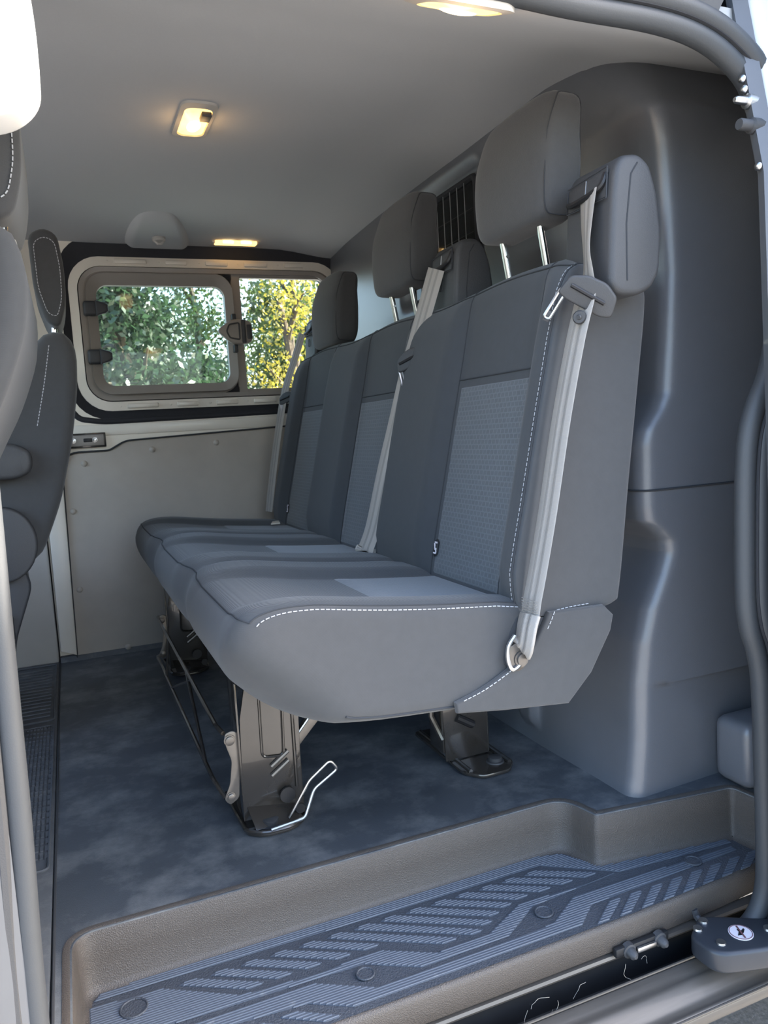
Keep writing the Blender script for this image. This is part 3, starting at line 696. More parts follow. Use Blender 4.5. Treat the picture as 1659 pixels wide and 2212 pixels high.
# near side flap that folds over the belt anchor
bm = NB(); fo = smoothpath([(x, Y0 + .001, z) for x, z in ((.640, .397), (.628, .375), (.606, .345), (.566, .321), (.520, .300), (.478, .288))], 4) + [V(.480, Y0 + .001, .272), V(.56, Y0 + .001, .2615), V(.670, Y0 + .001, .2505), V(.714, Y0 + .001, .292), V(.752, Y0 + .001, .352), V(.758, Y0 + .001, .376), V(.74, Y0 + .001, .394)]
prism(bm, fo, (0, -.011, 0), .004, 3); FLP = link('side_flap', bm, FABS, CUSH, label='cloth flap folded around the belt anchor')
bm = NB(); stitches(bm, [p + V(.006, -.0115, 0) for p in fo[12:21]], r=.0007); link('flap_stitching', bm, THREAD, CUSH)
bm = NB(); stitches(bm, [p + V(.009, -.0115, 0) for p in fo[:6]], r=.0007); link('flap_stitching', bm, THREAD, CUSH)
bm = NB(); prism(bm, smoothpath([(x, Y0 + .002, z) for x, z in ((.597, .40), (.575, .37), (.563, .335), (.575, .322), (.603, .342), (.627, .38))], 3, closed=True), (0, -.003, 0), .001); link('anchor_pocket', bm, SEAM, CUSH)
# --- backrest
BK = .235
BC = [(.605, .398, .2, 0), (.612, .46, 1, 0), (.640, .58, 1, 0), (.668, .70, 1, 0), (.692, .80, 1, 0), (.708, .872, .8, .2), (.720, .912, .3, 1), (.742, .928, 0, 1), (.778, .930, 0, 1), (.812, .922, 0, .8), (.836, .895, 0, .3), (.843, .850, 0, 0), (.828, .74, 0, 0), (.804, .58, 0, 0), (.781, .42, 0, 0), (.768, .392, 0, 0), (.72, .386, 0, 0), (.64, .382, 0, 0)]
def bmod(x, y, z, wt, d):
    wf, wtop = wt
    x2 = x - wf * (.026 * bol(y, .120, .035) - .004) + .008 * wf * sstep(.012, 0., min(abs(y - e) for e in EDG)) * 0
    z2 = z + wtop * (.005 * math.cos((min(abs(y - c) for c in CEN)) / .255 * PI) - .002)
    dn = y - Y0
    z2 -= wtop * .05 * sstep(.06, 0, dn) * sstep(.70, .80, x); 
    return V(x2, y, z2)
BST = stationlist([v for c in CEN for v in (c - .120, c + .120)])
BR = sweep(BC, NS, bmod, .006, BST)
if area(BR[0]) > area(BR[len(BR) // 2]): BR = sweep(BC, NS, bmod, .006, BST, -1)
bm = NB(); meshrings(bm, BR)
for f in bm.faces:
    if f.normal.y < -.93: f.material_index = 1
BACK = link('backrest', bm, [FAB, FABS], bench, angle=50, label='dark grey cloth backrest')
def bidx(y): return min(range(len(BST)), key=lambda i: abs(BST[i] - y))
kz = min(range(0, 6 * NS), key=lambda k: abs(BR[len(BST) // 2][k].z - .762))
for c in CEN:
    a, b = bidx(c - .12), bidx(c + .12)
    bm = NB(); patch(bm, BR, a, b, 1, kz, .0012, V(-1, 0, .2)); link('back_insert', bm, INSB, BACK, label='patterned blue-grey cloth insert')
    bm = NB()
    for i in (a, b): tube(bm, [BR[i][k] + V(-.0004, 0, 0) for k in range(0, 7 * NS)], .0012, 5)
    tube(bm, [BR[i][kz] + V(-.0006, 0, 0) for i in range(a, b + 1)], .0013, 5); link('back_seam', bm, SEAM, BACK)
bm = NB(); tube(bm, [BR[i][int(6.3 * NS)] + V(-.0004, 0, .0004) for i in range(2, len(BST) - 2)], .0014, 5); link('top_seam', bm, SEAM, BACK)
bm = NB(); tube(bm, [BR[3][k] + V(-.0005, -.0005, 0) for k in range(0, 9 * NS)], .0014, 5); link('side_piping', bm, SEAM, BACK)
bm = NB(); stitches(bm, [BR[4][k] + V(-.0012, -.0002, 0) for k in range(2, 8 * NS)], r=.0006); link('side_stitching', bm, THREAD, BACK, label='white stitched seam')
bm = NB(); stitches(bm, [V(x, Y0 - .0005, .3945 + .003 * math.sin((x - .64) * 24)) for x in lin(.66, .72, 12)], r=.0007); link('lower_stitching', bm, THREAD, BACK)
# child-seat anchor tag at the insert's lower corner
for c, lab in ((CEN[0], 'black tag with white seat symbol'), (CEN[2], 'black tag with white seat symbol')):
    i = bidx(c + .112); k = min(range(0, 3 * NS), key=lambda k: abs(BR[i][k].z - .452)); p = BR[i][k] + V(-.0032, 0, 0)
    bm = NB(); hx = [(0, .016), (.008, .011), (.008, -.010), (.001, -.016), (-.008, -.011), (-.008, .011)]
    prism(bm, [p + V(.235 * b_, a_, b_) for a_, b_ in hx], (-.002, 0, 0), .0005); TG = link('anchor_tag', bm, BLK, BACK, label=lab)
    bm = NB()
    for a_, b_, w_, h_ in ((0, .0095, .009, .003), (.0035, .003, .003, .010), (-.0005, -.002, .007, .004), (-.0035, -.006, .003, .007), (.001, -.0095, .009, .0028)):
        q = p + V(.235 * b_ - .0026, a_, b_); box(bm, q - V(.0006, w_ / 2, h_ / 2), q + V(.0006, w_ / 2, h_ / 2))
    link('tag_symbol', bm, STICK, TG, smooth=False)
# --- head restraints
def headrest(parent, c, zb, name='head_restraint', wy=.238, hz=.204, th=.078, x0=.752):
    """soft block leaning with the backrest; zb = its lower edge"""
    tilt = .05
    def place(a, y, b): # a: thickness (front negative), b: height above lower edge
        return V(x0 + a * math.cos(tilt) + b * math.sin(tilt) * .75, c + y, zb + b * math.cos(tilt) - a * math.sin(tilt) * .6)
    bm = NB(); bmesh.ops.create_cube(bm, size=2); bmesh.ops.subdivide_edges(bm, edges=bm.edges, cuts=13, use_grid_fill=True)
    for v in bm.verts:
        a, y, b = v.co
        # superellipsoid rounding
        ea, ey, eb = abs(a), abs(y), abs(b); n = 6.5
        s = (ea ** n + ey ** n + eb ** n) ** (1 / n)
        a, y, b = a / s, y / s, b / s
        f = 1 - .08 * sstep(0., -1, b); tk = 1 - .25 * sstep(-.2, 1, b)
        bow = .010 * y * y
        v.co = place(a * th / 2 * tk + bow + .012 * sstep(.2, 1, b), y * wy / 2 * f, hz / 2 + b * hz / 2)
    o = link(name, bm, FABH, parent, angle=80, label='dark grey cloth head restraint')
    for s in (-1, 1):
        bm = NB(); pts = []
        for t in lin(0, 2 * PI, 40):
            ca, sb = math.cos(t), math.sin(t); sg = lambda v: math.copysign(abs(v) ** .45, v)
            a, b = sg(ca) * .80, sg(sb) * .90; yy = s * .885
            n = 6.5; q = (abs(a) ** n + abs(yy) ** n + abs(b) ** n) ** (1 / n); a, yy, b = a / q, yy / q, b / q
            f = 1 - .08 * sstep(0., -1, b); tk = 1 - .25 * sstep(-.2, 1, b)
            pts.append(place(a * th / 2 * tk + .010 * yy * yy + .012 * sstep(.2, 1, b), yy * wy / 2 * f, hz / 2 + b * hz / 2))
        tube(bm, pts[:-1], .0012, 5, closed=True); link('restraint_seam', bm, SEAM, o)
    for s in (-1, 1):
        y = c + s * .058; bm = NB()
        top = place(-.002, s * .058, .02); bot = V(.766, y, .922)
        tube(bm, [bot, top], .0062, 12); 
        if s > 0: tube(bm, [bot.lerp(top, .55) + V(0, -.005, 0), bot.lerp(top, .55) + V(0, -.0085, 0)], .003, 8)
        link('post', bm, CHROME, o, label='chrome post')
        bm = NB(); tube(bm, [bot + V(0, 0, -.006), bot + V(0, 0, .006), bot + V(0, 0, .009)], [.017, .016, .010], 16); link('post_guide', bm, PLAS, o)
    return o
headrest(bench, CEN[0] + .006, .996); headrest(bench, CEN[1] + .006, .994); headrest(bench, CEN[2] + .006, .930, hz=.205)
# --- belt retractor housings on the backrest top
def retractor(y0, mirror=False):
    yn, yf = (y0, y0 + .112)
    o2 = [(x - .014, z) for x, z in [(.748, .866), (.752, .925), (.757, .985), (.763, 1.028), (.775, 1.046), (.806, 1.050), (.826, 1.036), (.838, 1.0), (.845, .94), (.840, .885), (.824, .862), (.80, .852), (.765, .852)]]
    bm = NB(); prism(bm, roundpath([(x, yn, z) for x, z in o2], .010, 3, closed=True), (0, yf - yn, 0), .009, 3)
    H = link('belt_retractor', bm, PLAS2, bench, angle=40, label='grey plastic belt retractor housing')
    sgn = -1 if not mirror else 1
    def fp(y, z, d=0): return V(interp([(.866, .748), (.925, .752), (.985, .757), (1.028, .763)], z) - .015 - d, y, z)
    bm = NB(); G = [fp(y, z) for y, z in ((yn + .012, .99), (yf - .010, .99), (yf - .008, 1.024), (yn + .014, 1.030))]
    prism(bm, G, (-.002, 0, 0), .0008); link('slot_panel', bm, PLAS2, H)
    bm = NB(); tube(bm, [fp(y, z, .003) for y, z in ((yn + .011, .988), (yf - .010, .988), (yf - .008, 1.026), (yn + .013, 1.032))], .0011, 6, closed=True); link('slot_rim', bm, SEAM, H)
    bm = NB(); tube(bm, smoothpath([fp(y, z, d) for y, z, d in ((yn + .018, 1.024, .001), (yn + .020, 1.008, .006), (yn + .035, 1.001, .009), ((yn + yf) / 2, .998, .010), (yf - .03, .997, .009), (yf - .014, 1.001, .004))], 4), .0046, 8); link('guide_loop', bm, BLK, H)
    bm = NB(); ym = (yn + yf) / 2 + .006; tube(bm, [fp(ym, .992, .002), fp(ym, 1.026, .002)], .0012, 6); link('panel_line', bm, STEEL, H)
    bm = NB(); tube(bm, roundpath([fp(y, z, .0006) for y, z in ((ym - .008, .955), (ym + .006, .955), (ym + .006, .978), (ym - .008, .978))], .006, 4, closed=True), .0008, 5, closed=True); link('mould_mark', bm, SEAM, H)
    bm = NB(); tube(bm, [V(x + .012 * (1 if x < .77 else 1), yn - .0002, z) for x, z in ((.752, .872), (.753, .95), (.758, .985), (.763, 1.020), (.775, 1.036))], .0012, 5); link('case_joint', bm, SEAM, H)
    return H
retractor(.905); retractor(1.378); retractor(2.30, True)
# --- legs
LEGY = {'near': 1.285, 'far': 2.295}
def front_leg(yf):
    bm = NB()
    # pressed channel facing the door: front web with two returned flanges
    web = [(.226, .018), (.334, .018), (.334, .10), (.338, .27), (.250, .285), (.232, .20)]
    pts = [V(x, yf, z) for x, z in web]
    prism(bm, pts, (0, .004, 0), .001)
    box(bm, (.226, yf, .018), (.230, yf + .06, .265), .0015); box(bm, (.331, yf, .02), (.335, yf + .06, .27), .0015)
    L_ = link('front_leg', bm, LEGM, bench, label='glossy black pressed-steel front leg')
    bm = NB(); tube(bm, roundpath([(.268, yf - .001, .27), (.266, yf - .001, .126), (.304, yf - .001, .122), (.309, yf - .001, .27)], .010, 5), .0026, 8); link('pressed_rib', bm, LEGM, L_)
    bm = NB(); tube(bm, [(.324, yf - .001, .06), (.325, yf - .001, .27)], .003, 8); link('pressed_rib', bm, LEGM, L_)
    bm = NB()
    for dz in (0, .017): tube(bm, [(.280, yf - .002, .090 + dz), (.312, yf - .002, .112 + dz)], .0042, 8)
    link('weld_bead', bm, LEGS, L_)
    bm = NB(); fo = roundpath([(.218, yf + .14, .002), (.224, yf - .020, .002), (.250, yf - .043, .002), (.305, yf - .043, .002), (.336, yf - .012, .002), (.340, yf + .14, .002)], [.005, .01, .02, .02, .015, .005], 5, closed=True)
    prism(bm, fo, (0, 0, .008), .003, 2); link('foot_plate', bm, LEGM, L_)
    bm = NB(); tube(bm, [p + V(0, 0, .009) for p in fo], .0035, 8, closed=True); link('foot_rim', bm, LEGM, L_)
    bm = NB(); prism(bm, [(.232, yf + .002, .045), (.326, yf + .002, .030), (.322, yf - .030, .012), (.240, yf - .030, .012)], (0, .004, 0), .001); link('foot_gusset', bm, LEGM, L_)
    bm = NB(); bolt(bm, (.268, yf - .015, .012), (0, -.15, 1), .0145, .012, 18); link('floor_bolt', bm, PLAS, L_)
    bm = NB(); tube(bm, [(.304, yf - .006, .052), (.304, yf - .010, .052)], .014, 14); link('leg_hole', bm, BLK, L_)
    bm = NB(); tube(bm, [(.322, yf - .018, .028), (.322, yf - .022, .028)], .009, 12); link('leg_hole', bm, BLK, L_)
    # pivot bracket on the front edge
    bm = NB(); prism(bm, roundpath([(.218, yf + .01, .182), (.205, yf + .01, .178), (.205, yf + .01, .160), (.214, yf + .01, .128), (.208, yf + .01, .088), (.196, yf + .01, .062), (.206, yf + .01, .050), (.222, yf + .01, .060), (.228, yf + .01, .12), (.228, yf + .01, .176)], .006, 3, closed=True), (0, -.004, 0), .001)
    B_ = link('pivot_bracket', bm, LEGS, L_, label='bare steel pivot bracket')
    return L_
for y in LEGY.values(): front_leg(y)
for yf in LEGY.values():
    for z, r_ in ((.166, .0075), (.066, .006)):
        bm = NB(); bolt(bm, (.213 if z > .1 else .208, yf + .006, z), (0, -1, 0), r_, .006); link('pivot_pin', bm, LEGS, bench)
bm = NB(); y0, y1 = LEGY['near'] + .012, LEGY['far'] + .012
tube(bm, roundpath([(.204, y0, .178), (.198, y0 + .03, .182), (.200, y1 - .03, .182), (.206, y1, .176)], .01), .0042, 8)
tube(bm, roundpath([(.200, y0, .062), (.186, y0 + .03, .085), (.184, y1 - .1, .085), (.200, y1, .062)], .02), .0042, 8)
tube(bm, [(.2, 1.62, .182), (.185, 1.90, .085)], .0032, 8); tube(bm, [(.199, 1.70, .182), (.185, 1.40, .085)], .0036, 8)
tube(bm, [(.199, 2.02, .182), (.185, 2.00, .085)], .0032, 8)
link('tilt_frame', bm, LEGM, bench, label='black wire tilt frame between the front legs')
bm = NB(); hy = LEGY['near'] - .035
tube(bm, roundpath([(.300, hy + .01, .018), (.338, hy + .0, .082), (.376, hy - .005, .112), (.390, hy - .002, .092), (.345, hy - .0, .064), (.322, hy - .012, .022), (.262, hy - .012, .016)], .008), .003, 8); link('release_handle', bm, STEEL, bench, label='bent steel wire release handle')
bm = NB(); prism(bm, [(.330, 1.30, .118), (.335, 1.30, .150), (.435, 1.30, .262), (.478, 1.30, .268)], (0, .012, 0), .002); link('diagonal_strut', bm, LEGS, bench, label='flat steel diagonal strut')
bm = NB(); tube(bm, [(.335, 1.299, .148), (.425, 1.299, .250)], .0022, 6); link('strut_flange', bm, STEEL, bench)
def rear_leg(y):
    bm = NB(); prism(bm, [(.645, y, .012), (.742, y, .012), (.744, y, .27), (.640, y, .28)], (0, .004, 0), .001); box(bm, (.640, y, .03), (.644, y + .06, .27), .0015); box(bm, (.741, y, .012), (.745, y + .06, .27), .0015)
    tube(bm, [(.628, y + .02, .27), (.626, y + .02, .105), (.640, y, .06)], .006, 8)
    L_ = link('rear_leg', bm, LEGM, bench, label='black pressed-steel rear leg')
    bm = NB(); fo = roundpath([(.682, y - .085, .002), (.742, y - .085, .002), (.768, y - .055, .002), (.768, y + .18, .002), (.655, y + .18, .002), (.655, y - .05, .002)], .012, 4, closed=True); prism(bm, fo, (0, 0, .008), .003); link('foot_plate', bm, LEGM, L_)
    for x in (.668, .755):
        bm = NB(); tube(bm, [(x, y - .06, .011), (x, y + .17, .011)], .0045, 8); link('foot_rim', bm, LEGM, L_)
    bm = NB(); bolt(bm, (.733, y - .042, .010), (0, 0, 1), .0135, .011, 18); link('floor_bolt', bm, PLAS2, L_)
    bm = NB(); tube(bm, [(.672, y - .001, .100), (.708, y - .001, .078)], .0085, 10); link('leg_slot', bm, BLK, L_)
    bm = NB(); tube(bm, roundpath([(.680, y - .001, .26), (.680, y - .001, .128), (.722, y - .001, .118), (.724, y - .001, .26)], .012), .0022, 6); link('pressed_rib', bm, LEGM, L_)
rear_leg(1.335); rear_leg(2.30)
bm = NB()
for y in (1.02, 2.30): box(bm, (.24, y, .30), (.72, y + .03, .325), .004)
for x in (.28, .66): box(bm, (x, 1.0, .298), (x + .03, 2.34, .325), .004)
link('under_frame', bm, LEGM, bench)
# ------------------------------------------------------------------ seat belts
def belt_strip(pts, wv, width, m, name, parent, th=.0013, stripes=True):
    P = smoothpath([p for p in pts], 8); n = len(P)
    Wd = smoothpath(wv, 8)
    wd = width if isinstance(width, list) else [width] * len(pts)
    W2 = [interp([(i * 8, wd[i]) for i in range(len(wd))], j) for j in range(n)]
    prof = [(-1, 0), (-.94, 1), (-.5, .8), (-.44, 1.15), (-.2, 1.15), (-.14, .8), (.14, .8), (.20, 1.15), (.44, 1.15), (.5, .8), (.94, 1), (1, 0)]
    bm = NB(); R = []
    for j in range(n):
        t = (P[min(j + 1, n - 1)] - P[max(j - 1, 0)]).normalized(); w_ = Wd[j]; w_ = (w_ - t * w_.dot(t)).normalized(); nn = w_.cross(t).normalized()
        if nn.x > 0: nn = -nn
        h = W2[j] / 2
        R.append([bm.verts.new(P[j] + w_ * h * a + nn * th * b) for a, b in prof] + [bm.verts.new(P[j] + w_ * h * a - nn * th * .6) for a in (.9, -.9)])
    k = len(R[0])
    for A, B in zip(R, R[1:]):
        for i in range(k):
            f = bm.faces.new((A[i], A[(i + 1) % k], B[(i + 1) % k], B[i]))
            if i in (3, 7): f.material_index = 1
    bm.faces.new(R[0][::-1]); bm.faces.new(R[-1]); bmesh.ops.recalc_face_normals(bm, faces=bm.faces)
    return link(name, bm, [m, BELTD], parent, angle=80)
def tongue(parent, c, ax, up_, nrm, sc=1.):
    """plastic belt tongue: rounded grip with a slot, steel latch plate below"""
    c = Vector(c); ax = Vector(ax).normalized(); nrm = Vector(nrm).normalized(); up_ = nrm.cross(ax).normalized()
    if up_.z < 0: up_ = -up_
    def q(a, b, d=0): return c + ax * a * sc + up_ * b * sc + nrm * d * sc
    bm = NB(); prism(bm, roundpath([q(a, b, .006) for a, b in ((-.036, -.012), (-.030, .012), (-.010, .020), (.014, .020), (.033, .010), (.038, -.014), (.024, -.019), (-.022, -.016))], .006, 3, closed=True), nrm * -.012 * sc, .003, 3)
    T = link('tongue_grip', bm, PLAS2, parent, label='grey plastic belt tongue')
    bm = NB(); tube(bm, [q(-.024, .002, .0065), q(.022, -.002, .0065)], .0032, 8); link('grip_slot', bm, BLK, T)
    bm = NB(); o = roundpath([q(a, b, .001) for a, b in ((-.034, -.006), (-.026, -.006), (-.030, -.046), (-.038, -.046))], .004, 3, closed=True); tube(bm, o, .0022, 6, closed=True); link('latch_plate', bm, STEEL, T, label='steel latch plate')
    bm = NB(); prism(bm, [q(a, b, .002) for a, b in ((-.035, -.036), (-.028, -.036), (-.030, -.050), (-.038, -.050))], nrm * -.003, .0005); link('latch_tip', bm, PLAS, T)
    return T
b1 = thing('seat_belt', (.66, .93, .35), 'grey seat belt at the near end of the bench, anchored low on the side', 'seat belt', 'bench seat belts')
belt_strip([(.736, .950, 1.002), (.728, .944, .965), (.716, .932, .915), (.710, .924, .88), (.706, .924, .855), (.686, .925, .79), (.658, .926, .68), (.630, .927, .55), (.610, .930, .46), (.602, .932, .425), (.597, .933, .398)],
           [V(-.15, -.98, 0), V(-.30, -.95, .0), V(-.46, -.88, 0), V(-.30, -.95, 0), V(0, -1, 0), V(0, -1, 0), V(0, -1, 0), V(0, -1, 0), V(0, -1, 0), V(0, -1, 0), V(0, -1, 0)], [.046, .046, .044, .044, .046, .046, .046, .046, .046, .046, .046], BELT, 'webbing', b1)
belt_strip([(.598, .932, .403), (.592, .931, .388), (.588, .932, .368), (.588, .938, .355), (.590, .950, .350)], [V(0, -1, 0)] * 5, [.047, .046, .044, .040, .036], BELT, 'webbing_end', b1, th=.004)
bm = NB()
for k in range(6): stitches(bm, [V(.5955, .912, .425 - k * .004), V(.5955, .953, .425 - k * .004)], .003, .0024, .0007)
link('webbing_stitch', bm, BELTD, b1)
bm = NB(); tube(bm, smoothpath([(.578, .945, .372), (.566, .944, .358), (.564, .944, .338), (.572, .945, .322), (.588, .946, .330), (.603, .946, .348), (.606, .946, .362)], 4), .0035, 8); link('anchor_ring', bm, STEEL, b1, label='bright steel anchor ring')
bm = NB(); prism(bm, smoothpath([(x, .951, z) for x, z in ((.570, .355), (.572, .322), (.590, .318), (.606, .340), (.602, .358))], 3, closed=True), (0, -.004, 0), .001); bolt(bm, (.588, .946, .335), (0, -1, 0), .009, .006); link('anchor_plate', bm, LEGS, b1)
tongue(b1, (.702, .912, .853), (.72, -.35, -.42), (0, 0, 1), (-.62, -.70, -.2), 1.15)
bm = NB(); tube(bm, [(.688, .916, .822), (.684, .912, .8215)], [.010, .008], 16); tube(bm, [(.684, .912, .8215), (.682, .911, .821)], [.004, .003], 10); link('belt_stop_button', bm, PLAS2, b1, label='round plastic stop button')
b2 = thing('seat_belt', (.66, 1.5, .42), 'grey seat belt across the middle of the bench, ending between cushions', 'seat belt', 'bench seat belts')
wv = V(.39, -.92, 0)
belt_strip([(.729, 1.434, .998), (.716, 1.450, .945), (.690, 1.472, .85), (.676, 1.484, .80), (.650, 1.497, .70), (.620, 1.510, .59), (.592, 1.520, .48), (.575, 1.528, .432), (.575, 1.532, .426)], [wv] * 9, [.046] * 9, BELT, 'webbing', b2)
tongue(b2, (.678, 1.475, .822), (.45, -.80, .38), (0, 0, 1), (-.85, -.5, .1), 1.0)
b3 = thing('seat_belt', (.66, 2.36, .42), 'pale grey seat belt at the far end of the bench by the window', 'seat belt', 'bench seat belts')
wv = V(.25, -.97, 0)
belt_strip([(.730, 2.395, 1.0), (.708, 2.415, .93), (.672, 2.43, .83), (.640, 2.435, .70), (.610, 2.44, .55), (.590, 2.44, .44)], [wv] * 6, [.046] * 6, BELT, 'webbing', b3)
tongue(b3, (.668, 2.415, .80), (.45, -.80, .3), (0, 0, 1), (-.85, -.5, .1), .9)
# small crumpled label on the cushion behind the far belt
lab = NB(); prism(lab, [(.535, 2.20, .424), (.548, 2.235, .426), (.566, 2.225, .428), (.560, 2.19, .425)], (0, 0, .004), .001); link('paper_scrap', lab, LINT, None, label='tiny crumpled beige scrap on the far seat cushion', cat='scrap')
# ------------------------------------------------------------------ front seats, seen from behind
def resample(P, n):
    L = [0]
    for i in range(len(P)): L.append(L[-1] + (P[(i + 1) % len(P)] - P[i]).length)
    out = []
    for k in range(n):
        d = L[-1] * k / n; i = max(j for j in range(len(P)) if L[j] <= d); seg = L[i + 1] - L[i]
        out.append(P[i].lerp(P[(i + 1) % len(P)], (d - L[i]) / seg if seg > 1e-9 else 0))
    return out
def cab_seat(name, label, rear, y0, y1, hr, cloth, group='front seats'):
    """rear: outline (x,z) of the backrest seen from the side, hr: outline of the head restraint"""
    t = thing(name, (rear[0][0] - .1, (y0 + y1) / 2, 0), label, 'seat', group)
    def pillow(name, outline, a, b, rnd, m, parent, rc):
        path = roundpath([(x, z, 0) for x, z in outline], rc, 5, closed=True); P2 = resample([Vector((p.x, p.y)) for p in path], 56)
        sg = 1 if sum(P2[i].x * P2[(i + 1) % len(P2)].y - P2[(i + 1) % len(P2)].x * P2[i].y for i in range(len(P2))) > 0 else -1
        bm = NB(); R = []
        for d in (0, .0015, .005, .011, .02, .03):
            e = rnd - math.sqrt(max(0, rnd * rnd - max(0, rnd - d) ** 2)); R.append(([q for q in inset(P2, sg * e)], d))
        rows = [[V(q.x, a + d, q.y) for q in r] for r, d in R] + [[V(q.x, b - d, q.y) for q in r] for r, d in R[::-1]]
        meshrings(bm, rows, True); return link(name, bm, m, parent, angle=70)
    B_ = pillow('backrest', rear, y0, y1, .024, cloth, t, .035)
    bm = NB(); stitches(bm, [p + V(0, .0005, 0) for p in smoothpath([(x, y0, z) for x, z in ((rear[1][0] - .012, rear[1][1] - .035), (rear[1][0] - .030, rear[1][1] - .12), (rear[1][0] - .055, rear[1][1] - .22))], 6)], r=.0012); link('back_stitching', bm, THREAD, B_)
    hp = roundpath([(x, (y0 + y1) / 2 - .12, z) for x, z in hr], .022, 4, closed=True); H_ = pillow('head_restraint', hr, (y0 + y1) / 2 - .12, (y0 + y1) / 2 + .12, .011, FABH, t, .03)
    cxh = sum(p[0] for p in hr) / len(hr); czh = sum(p[1] for p in hr) / len(hr)
    bm = NB(); stitches(bm, [V((p.x - cxh) * .72 + cxh, (y0 + y1) / 2 - .1215, (p.z - czh) * .80 + czh) for p in hp + hp[:1]], r=.0011); link('restraint_stitching', bm, THREAD, H_)
    zb = min(z for x, z in hr); zt = max(z for x, z in rear)
    for s in (-.06, .06):
        bm = NB(); tube(bm, [(cxh - .005, (y0 + y1) / 2 + s, zt - .01), (cxh, (y0 + y1) / 2 + s, zb + .02)], .007, 10); link('post', bm, CHROME, H_)
        bm = NB(); box(bm, (cxh - .02, (y0 + y1) / 2 + s - .02, zt - .008), (cxh + .015, (y0 + y1) / 2 + s + .02, zt + .01), .004); link('post_guide', bm, GREYTRIM, H_)
    return t
ds = cab_seat('driver_seat', 'grey cloth driver seat on the far side, seen from behind', [(-.030, .94), (.0, .952), (.030, .945), (.046, .905), (.040, .82), (.018, .70), (-.020, .56), (-.075, .43), (-.20, .40), (-.20, .60), (-.115, .80)], 1.93, 2.42,
              [(-.036, 1.195), (.000, 1.212), (.030, 1.197), (.039, 1.12), (.036, 1.03), (.016, .975), (-.012, .985), (-.034, 1.06)], FABS)
def disc_y(bm, x, z, y, rx, rz, th):
    pts = [V(x + rx * math.cos(a), y, z + rz * math.sin(a)) for a in lin(0, 2 * PI, 33)[:-1]]; prism(bm, pts, (0, -th, 0), .006, 3)
bm = NB(); prism(bm, roundpath([(x, 1.93, z) for x, z in ((-.30, .71), (-.105, .70), (-.070, .68), (-.072, .635), (-.105, .62), (-.30, .625))], .02, 4, closed=True), (0, -.05, 0), .010, 3); link('armrest', bm, PLAS2, ds, label='rounded folded armrest')
bm = NB(); disc_y(bm, -.150, .475, 1.93, .072, .085, .035); link('recliner_cover', bm, PLAS2, ds, label='round plastic recliner cover')
bm = NB(); box(bm, (-.55, 1.95, .27), (-.13, 2.42, .42), .03, 3); link('seat_cushion', bm, FABS, ds)
bm = NB(); prism(bm, roundpath([(x, 1.925, z) for x, z in ((-.55, .02), (-.18, .02), (-.145, .25), (-.10, .37), (-.12, .44), (-.2, .40), (-.55, .36))], .02, 3, closed=True), (0, .03, 0), .006, 3); link('seat_base_trim', bm, PLAS, ds, label='black plastic seat base side trim')
bm = NB(); box(bm, (-.24, 1.90, .245), (-.145, 1.93, .315), .012, 3); link('seat_lever', bm, PLAS2, ds)
bm = NB(); box(bm, (-.5, 1.98, .0105), (-.2, 2.38, .27), .01); link('seat_pedestal', bm, PLAS, ds)
ps = cab_seat('passenger_seat', 'grey cloth front passenger seat at the left edge of the opening', [(-.085, .955), (-.058, .962), (-.036, .952), (-.0255, .92), (-.0235, .89), (-.030, .835), (-.042, .80), (-.064, .745), (-.095, .69), (-.14, .60), (-.20, .44), (-.30, .42), (-.28, .60), (-.16, .88)], 1.05, 1.50,
              [(-.100, 1.14), (-.07, 1.22), (-.032, 1.215), (-.014, 1.14), (-.018, 1.05), (-.035, .99), (-.080, .985)], FAB)
bm = NB(); box(bm, (-.62, 1.05, .27), (-.20, 1.49, .42), .03, 3); link('seat_cushion', bm, FABS, ps)
bm = NB(); box(bm, (-.58, 1.08, .0105), (-.28, 1.46, .27), .01); link('seat_pedestal', bm, PLAS, ps)
# ------------------------------------------------------------------ door aperture: pillars, seals
bm = NB()
bp_ = [(-.070, .845, -.18), (-.073, .85, .10), (-.068, .85, .30), (-.066, .85, .45), (-.063, .85, .66), (-.060, .855, .9), (-.058, .86, 1.1)]
SB = thing('door_seal', (-.06, .85, 0), 'grey rubber seal on the front door pillar at the left edge', 'seal')
P = smoothpath(bp_, 6)
bm = NB(); tube(bm, [p + V(-.012, 0, 0) for p in P], (.012), 14); link('seal_bulb', bm, SEALM, SB)
bm = NB(); tube(bm, [p + V(-.030, -.006, 0) for p in P], (.009), 10); link('seal_lip', bm, PLAS2, SB)
bm = NB(); tube(bm, [p + V(-.044, -.010, 0) for p in P], (.009), 10); link('seal_carrier', bm, STEPM, SB)
bm = NB(); prism(bm, [(-.09, .84, -.20), (-.20, .80, -.20), (-.32, .82, -.20), (-.32, .93, -.20), (-.085, .93, -.20)], (0, 0, 1.48), .01); link('door_pillar', bm, PAINTD, SB, label='dark body pillar behind the seal')
